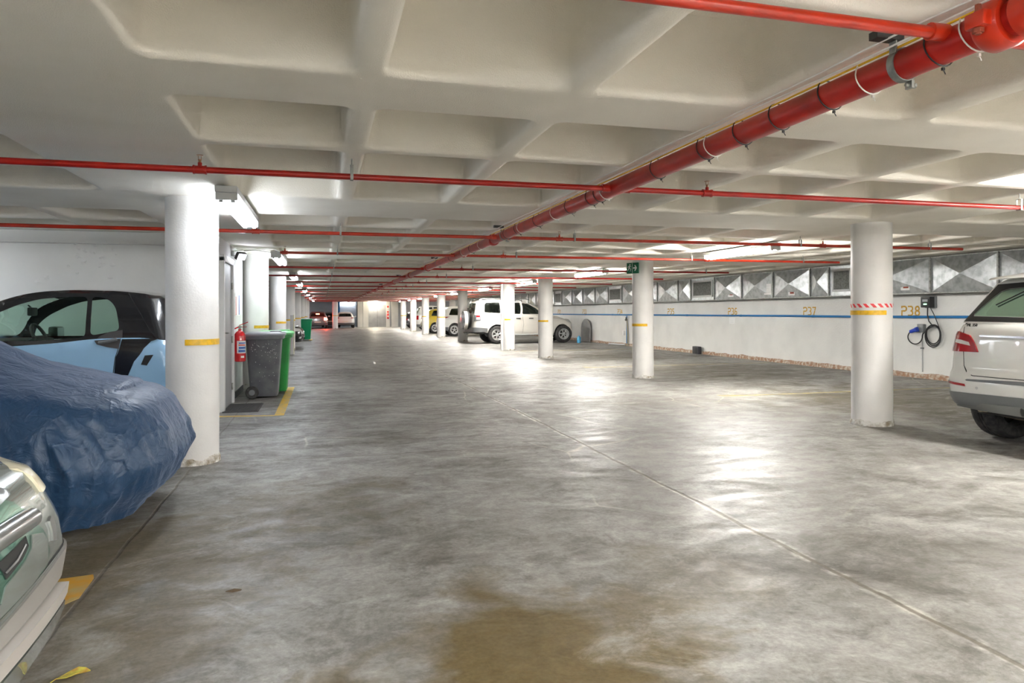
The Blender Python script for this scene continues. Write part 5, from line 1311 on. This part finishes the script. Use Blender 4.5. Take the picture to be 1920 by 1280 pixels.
# left and far end
BK = far_spec(4.3, 1.80, 1.55, 'p_black', 'hatch', .31, g=.07, extra=[
    dict(n='fog_lamp', m='lens_clear', pair=True, off=.008, pts=[('f', .55, .36), ('f', .55, .44), ('f', .68, .44), ('f', .68, .37)]),
    dict(n='grille_bar', m='chrome', off=.016, thick=.012, pts=[('f', 0, .60), ('f', .42, .60), ('f', .43, .625), ('f', 0, .625)]),
    dict(n='lower_grille_bar', m='chrome', off=.016, thick=.012, pts=[('f', 0, .43), ('f', .40, .43), ('f', .40, .445), ('f', 0, .445)])])
BK['zt'] = [(0, 1.02), (2.4, 1.01), (3.1, 1.0), (3.8, .95), (4.3, .82)]
car('black_car', 'black car poking its nose out between the slim post and far green bin', 'car', (-.68-2.15, 28.0, 0), 0, BK)
SV = far_spec(3.9, 1.68, 1.46, 'p_silver', 'hatch', .30, extra=[
    dict(n='tail_light', m='lens_red', mir='L', off=.012, thick=.02, pts=[('r', .52, .70), ('r', .52, .92), ('s', .15, .92), ('s', .15, .74)]),
    dict(n='lit_tail_light', m='brake_lit', mir='R', off=.012, thick=.02, pts=[('r', .52, .70), ('r', .52, .92), ('s', .15, .92), ('s', .15, .74)]),
    dict(n='lit_high_brake_light', m='brake_lit', off=.03, thick=.04, up=True, pts=[('r', 0, 1.20), ('r', .14, 1.20), ('r', .14, 1.25), ('r', 0, 1.25)])])
car('silver_hatchback', 'silver hatchback at the far left end with lit red brake lights', 'car', (-.42, 60.0+1.95, 0), pi/2, SV)
DK = far_spec(3.9, 1.68, 1.42, 'p_grey', 'hatch', .30, extra=[dict(n='tail_light', m='lens_red', pair=True, off=.012, thick=.02, pts=[('r', .52, .75), ('r', .52, .90), ('s', .15, .90), ('s', .15, .75)])])
car('dark_hatchback', 'dark hatchback between the silver and white hatchbacks at the far end', 'car', (.72, 64.95+1.95, 0), pi/2, DK)
WH = far_spec(3.3, 1.62, 1.42, 'p_white', 'hatch', .29, extra=[dict(n='tail_light', m='lens_red', pair=True, off=.012, thick=.02, pts=[('r', .50, .84), ('r', .55, .96), ('s', .14, .96), ('s', .12, .85)])])
car('white_hatchback', 'white hatchback at the far end beside the lone column', 'car', (1.85, 61.4+1.65, 0), pi/2, WH)

# ------------------------------------------------------------------ silver-green car at the lower left
SG = dict(L=4.4, W=1.74, paint='p_sage', g=.04, r=.31, tw=.20, wheels=(.85, 3.55), rim=.66, style=5,
    xr=[(.2, .1), (.5, 0), (.9, .05)], xf=[(.18, 4.35), (.26, 4.375), (.34, 4.385), (.46, 4.40), (.58, 4.385), (.68, 4.35), (.78, 4.30), (.95, 4.1)],
    w=[(.18, .87), (.34, .93), (.46, .955), (.6, .94), (.68, .905), (.80, .865), (.95, .82)], zt=[(0, .93), (2.4, .93), (3.1, .92), (3.55, .91), (3.9, .88), (4.2, .84), (4.4, .80)],
    zbot=[(0, .25), (3.9, .20), (4.4, .175)], Rr=.3, Rf=.26, cr=.06, cf=.07, tf=.0, fil=.05, crown=.09,
    up=dict(x0b=.75, x1b=3.05, w=[(.90, .76), (1.40, .58)], xr=[(.90, .55), (1.40, 1.25)], xf=[(.90, 3.05), (1.40, 2.25)], zt=[(0, 1.36), (1, 1.40), (2.3, 1.36)], glass='g_dark', crown=.03,
        win=[[(1.15, .97), (1.45, 1.31), (1.75, 1.33), (1.75, .96)], [(1.83, .96), (1.83, 1.33), (2.15, 1.32), (2.65, .97)]], rw=[('r', 0, .96), ('r', .58, .96), ('r', .48, 1.30), ('r', 0, 1.31)], ws=[('f', 0, .95), ('f', .6, .95), ('f', .5, 1.31), ('f', 0, 1.32)]),
    patches=[
        dict(n='hood_lip', m='p_silver', off=.022, thick=.04, pts=[('f', 0, .738), ('f', .2, .745), ('f', .34, .757), ('f', .355, .770), ('f', .33, .79), ('f', 0, .79)]),
        dict(n='grille_surround', m='p_green', off=.006, thick=.02, pts=[('f', 0, .75), ('f', .31, .748), ('f', .365, .725), ('f', .41, .68), ('f', .46, .62), ('f', .50, .57), ('f', .51, .51), ('f', .46, .475), ('f', .30, .465), ('f', 0, .46)],
             subs=[dict(n='upper_grille_slot', m='seam', off=.010, pts=[('f', 0, .742), ('f', .19, .742), ('f', .225, .728), ('f', .215, .715), ('f', .10, .70), ('f', 0, .695)])]),
        dict(n='grille_bar_lip', m='chrome', off=.014, thick=.012, pts=[('f', 0, .728), ('f', .18, .732), ('f', .20, .728), ('f', .10, .718), ('f', 0, .715)]),
        dict(n='grille_bar_lip', m='chrome', pair=True, off=.014, thick=.012, pts=[('f', .10, .578), ('f', .2, .585), ('f', .29, .605), ('f', .295, .60), ('f', .2, .578), ('f', .11, .571)]),
        dict(n='lower_grille_slot', m='seam', pair=True, off=.009, thick=.01, pts=[('f', .085, .608), ('f', .24, .614), ('f', .325, .62), ('f', .318, .59), ('f', .24, .567), ('f', .115, .552)]),
        dict(n='bumper_skirt', m='p_sage', off=.010, thick=.02, pts=[('f', .10, .535), ('f', .13, .54), ('f', .26, .555), ('f', .33, .575), ('f', .37, .61), ('f', .46, .59), ('f', .49, .55), ('f', .46, .485), ('f', .30, .47), ('f', .0, .465), ('f', .0, .50), ('f', .06, .50)]),
        dict(n='headlight', m='lens_amber', pair=True, off=.012, thick=.03, pts=[('f', .62, .695), ('f', .60, .79), ('f', .70, .80), ('s', 4.12, .80), ('s', 4.05, .72)]),
        dict(n='fog_lamp_recess', m='p_silver', pair=True, off=.008, pts=[('f', .56, .53), ('f', .565, .60), ('f', .60, .61), ('f', .62, .60), ('f', .60, .52)]),
        dict(n='bumper_band', m='p_warm', off=.010, thick=.025, pts=[('f', 0, .36), ('f', .70, .36), ('s', 4.0, .36), ('s', 3.93, .36), ('s', 3.93, .465), ('s', 4.0, .47), ('f', .70, .465), ('f', 0, .425)]),
        dict(n='plate_strip', m='strip_white', off=.045, thick=.06, pts=[('f', 0, .30), ('f', .58, .30), ('f', .64, .31), ('f', .64, .352), ('f', 0, .355)]),
        dict(n='lower_lip', m='p_sage', off=.042, thick=.07, pts=[('f', 0, .19), ('f', .60, .20), ('f', .66, .225), ('f', .64, .285), ('f', 0, .285)]),
        dict(n='under_gap', m='seam', off=.016, thick=.02, pts=[('f', 0, .283), ('f', .60, .283), ('f', .60, .302), ('f', 0, .302)]),
    ],
    seams=[('lo', [('f', 0, .455), ('f', .70, .475), ('s', 3.95, .47)]), ('lo', [('s', 3.1, .3), ('s', 3.1, .88)]), ('lo', [('s', 1.9, .3), ('s', 1.9, .9)])],
    mirrors=(2.75, 1.0))
sgc = car('silver_green_car', 'silver green car front at the lower left edge with barred grille', 'car', (-.915-2.2, 2.30, 0), 0, SG)

b = MB(); pts = []
for i in range(41):
    y = -.40+.80*i/40; v = P_(SG['_lo'], 'f', abs(y), .658+.012*(1-(y/.4)**2), .012, 4.4); pts.append((v.x, y, v.z))
b.tube(pts, .036, 16)
for e in (0, -1): b.lathe([(.001, -.03), (.022, -.024), (.034, -.008), (.036, 0), (.034, .008), (.022, .024), (.001, .03)], 16, Matrix.Translation(pts[e]) @ Rx(pi/2))
b.build('grille_bar', M['p_silver'], sgc, 40)
# ------------------------------------------------------------------ car under the blue cover
cv = Shell(.88, 4.2, [(.05, .25), (.4, .0), (.9, .15), (1.3, .4)], [(.05, 3.98), (.13, 4.02), (.25, 4.12), (.42, 4.20), (.6, 4.165), (.75, 4.10), (.88, 4.02), (1.0, 3.93), (1.3, 3.7)],
           [(.05, .80), (.25, .86), (.5, .88), (.75, .84), (.9, .78), (1.3, .66)], [(0, .9), (.5, 1.05), (1.0, 1.18), (2.2, 1.18), (2.75, 1.04), (3.1, .97), (3.6, .92), (4.2, .85)], .5, .42, .1, .14, .04, .05, .13)
def cover_pt(q, z):
    p = cv.P(q, z); sg = 1
    n = (cv.P(q, z, .01)-p).normalized()
    t = (z-.05)/max(.1, cv.zt(q)-.05)
    fold = 1-abs(mnoise.noise((q*5.2+.5*mnoise.noise((q*2, z*2, 1)), z*.9-q*.3, 3)))*2
    fold2 = 1-abs(mnoise.noise((q*9+z*3.2, z*1.6, 8)))*2
    amt = sstep(1.02, .55, t)
    r1 = max(0, 1-abs(1.9*mnoise.noise((q*3.1+.4*mnoise.noise((q, z*1.5, 40)), z*.7-q*.2, 21))))**3; r2 = max(0, 1-abs(2*mnoise.noise((q*11+z*2.0, z*.8, 31))))**2
    d = .008*fold*amt*(.35+.65*sstep(1, .2, t))+.006*fold2*amt+.036*r1*amt+.014*r2*amt*sstep(4.2, 4.9, q)+.006*mnoise.noise((q*14, z*14, 2))+.004*mnoise.noise((q*30, z*22, 5))
    hang = .05*mnoise.noise((q*2.2, 0, 4))+.03*mnoise.noise((q*6, 0, 4))
    v = p+n*d
    if t < .25: v.z += (1-t/.25)*(hang*.6+(.06 if q > 4.2 else 0))
    return v
bm = bmesh.new(); NS, NZ = 250, 34; colL = []; colR = []
for sg, store in ((1, colL), (-1, colR)):
    for i in range(NS+1):
        q = cv.S*i/NS; zt_ = cv.zt(q); row = []
        for k in range(NZ+1):
            z = .05+(zt_-.05)*k/NZ
            v = cover_pt(q, z) if sg > 0 else cover_pt(q+.0001, z)
            if sg < 0:
                pz = cv.P(q, z); n_ = (cv.P(q, z, .01)-pz).normalized(); t_ = k/NZ
                d_ = v-pz
                f3 = 1-abs(mnoise.noise((q*5.4+31+.5*mnoise.noise((q*2, z*2, 11)), z*.9+q*.2, 13)))*2
                r1 = max(0, 1-abs(1.9*mnoise.noise((q*3.3+50+.5*mnoise.noise((q, z*1.5, 41)), z*.8+q*.15, 22))))**3; r2 = max(0, 1-abs(2*mnoise.noise((q*11+70+z*2.5, z*.8, 32))))**2
                v = pz+n_*((.008*f3+.040*r1+.016*r2*sstep(3.9, 4.8, q))*sstep(1.02, .55, t_)+.014*(1-2*abs(mnoise.noise((q*8+z*4, z*2+20, 8))))*sstep(1.02, .6, t_)+.006*mnoise.noise((q*14+5, z*14, 2)))
                if t_ < .25: v.z += (1-t_/.25)*(.05*mnoise.noise((q*2.2+9, 0, 4))+(.05 if q > 4.2 else 0))
                f0 = min(1, q/.3, (cv.S-q)/.3); v0 = cover_pt(q, z); v = v.lerp(v0, 1-max(0, f0)); v = Vector((v.x, -v.y, v.z))
            row.append(bm.verts.new(v))
        store.append(row)
    for i in range(NS):
        for k in range(NZ):
            f = (store[i][k], store[i+1][k], store[i+1][k+1], store[i][k+1]); bm.faces.new(f if sg > 0 else f[::-1])
NC = 22
rows = []
for i in range(NS+1):
    a, c = colL[i][NZ].co, colR[i][NZ].co; row = [colL[i][NZ]]
    wd = min(1, (a-c).length/1.5)
    for j in range(1, NC):
        t = j/NC; p = a.lerp(c, t); u = 2*t-1; q = p.x
        cr = (.075+.30*sstep(3.5, 2.7, q))*(1-u*u)**.8*wd
        wr = .012*mnoise.noise((q*2.2, p.y*7, 6))+.008*(1-2*abs(mnoise.noise((q*3+p.y*5, p.y*3, 9))))
        row.append(bm.verts.new((p.x, p.y, p.z+cr+wr*min(1, 3*(1-abs(u))))))
    row.append(colR[i][NZ]); rows.append(row)
for i in range(NS):
    for j in range(NC): bm.faces.new((rows[i][j], rows[i][j+1], rows[i+1][j+1], rows[i+1][j]))
bmesh.ops.remove_doubles(bm, verts=bm.verts, dist=.0008)
bmesh.ops.recalc_face_normals(bm, faces=bm.faces)
me = bpy.data.meshes.new('covered_car'); bm.to_mesh(me); bm.free()
me.polygons.foreach_set('use_smooth', [True]*len(me.polygons)); me.materials.append(M['cover'])
cvo = thing('covered_car', 'car hidden under a crumpled dark blue nylon cover', 'covered car', (-.945-4.2, 5.27, 0)); cvo['kind'] = 'thing'
link('car_cover', me, cvo)
for xw in (.95, 3.45):
    for sg in (1, -1): make_wheel(cvo, xw, sg*.68, .30, .19)
# ================================================================== CAMERA AND WORLD
F_, YAW, ROL, CY_, CH = 1304.87, .265354, -.0035775, 584.38, 1.35
f = Vector((sin(YAW), cos(YAW), 0)); r0 = Vector((cos(YAW), -sin(YAW), 0)); u0 = r0.cross(f)
r = cos(ROL)*r0+sin(ROL)*u0; u = cos(ROL)*u0-sin(ROL)*r0
cam = bpy.data.cameras.new('camera'); cam.sensor_width = 36; cam.lens = F_*36/1920; cam.shift_y = -(640-CY_)/1920; cam.clip_start = .05; cam.clip_end = 200
co = link('camera', cam)
co.matrix_world = Matrix(((r.x, u.x, -f.x, 0), (r.y, u.y, -f.y, 0), (r.z, u.z, -f.z, CH), (0, 0, 0, 1)))
SC.camera = co
w = bpy.data.worlds.new('world'); SC.world = w; w.use_nodes = True
w.node_tree.nodes['Background'].inputs['Color'].default_value = (.02, .02, .02, 1)
vs_ = SC.view_settings; vs_.view_transform = 'Standard'; vs_.look = 'None'; vs_.gamma = 1; vs_.use_curve_mapping = False
vs_.exposure = 2.78
cy = SC.cycles
cy.max_bounces = 10; cy.diffuse_bounces = 6; cy.glossy_bounces = 4; cy.transparent_max_bounces = 16; cy.transmission_bounces = 4
cy.use_denoising = True; cy.denoiser = 'OPENIMAGEDENOISE'; cy.sample_clamp_indirect = 6; cy.use_light_tree = True
cy.caustics_reflective = False; cy.caustics_refractive = False
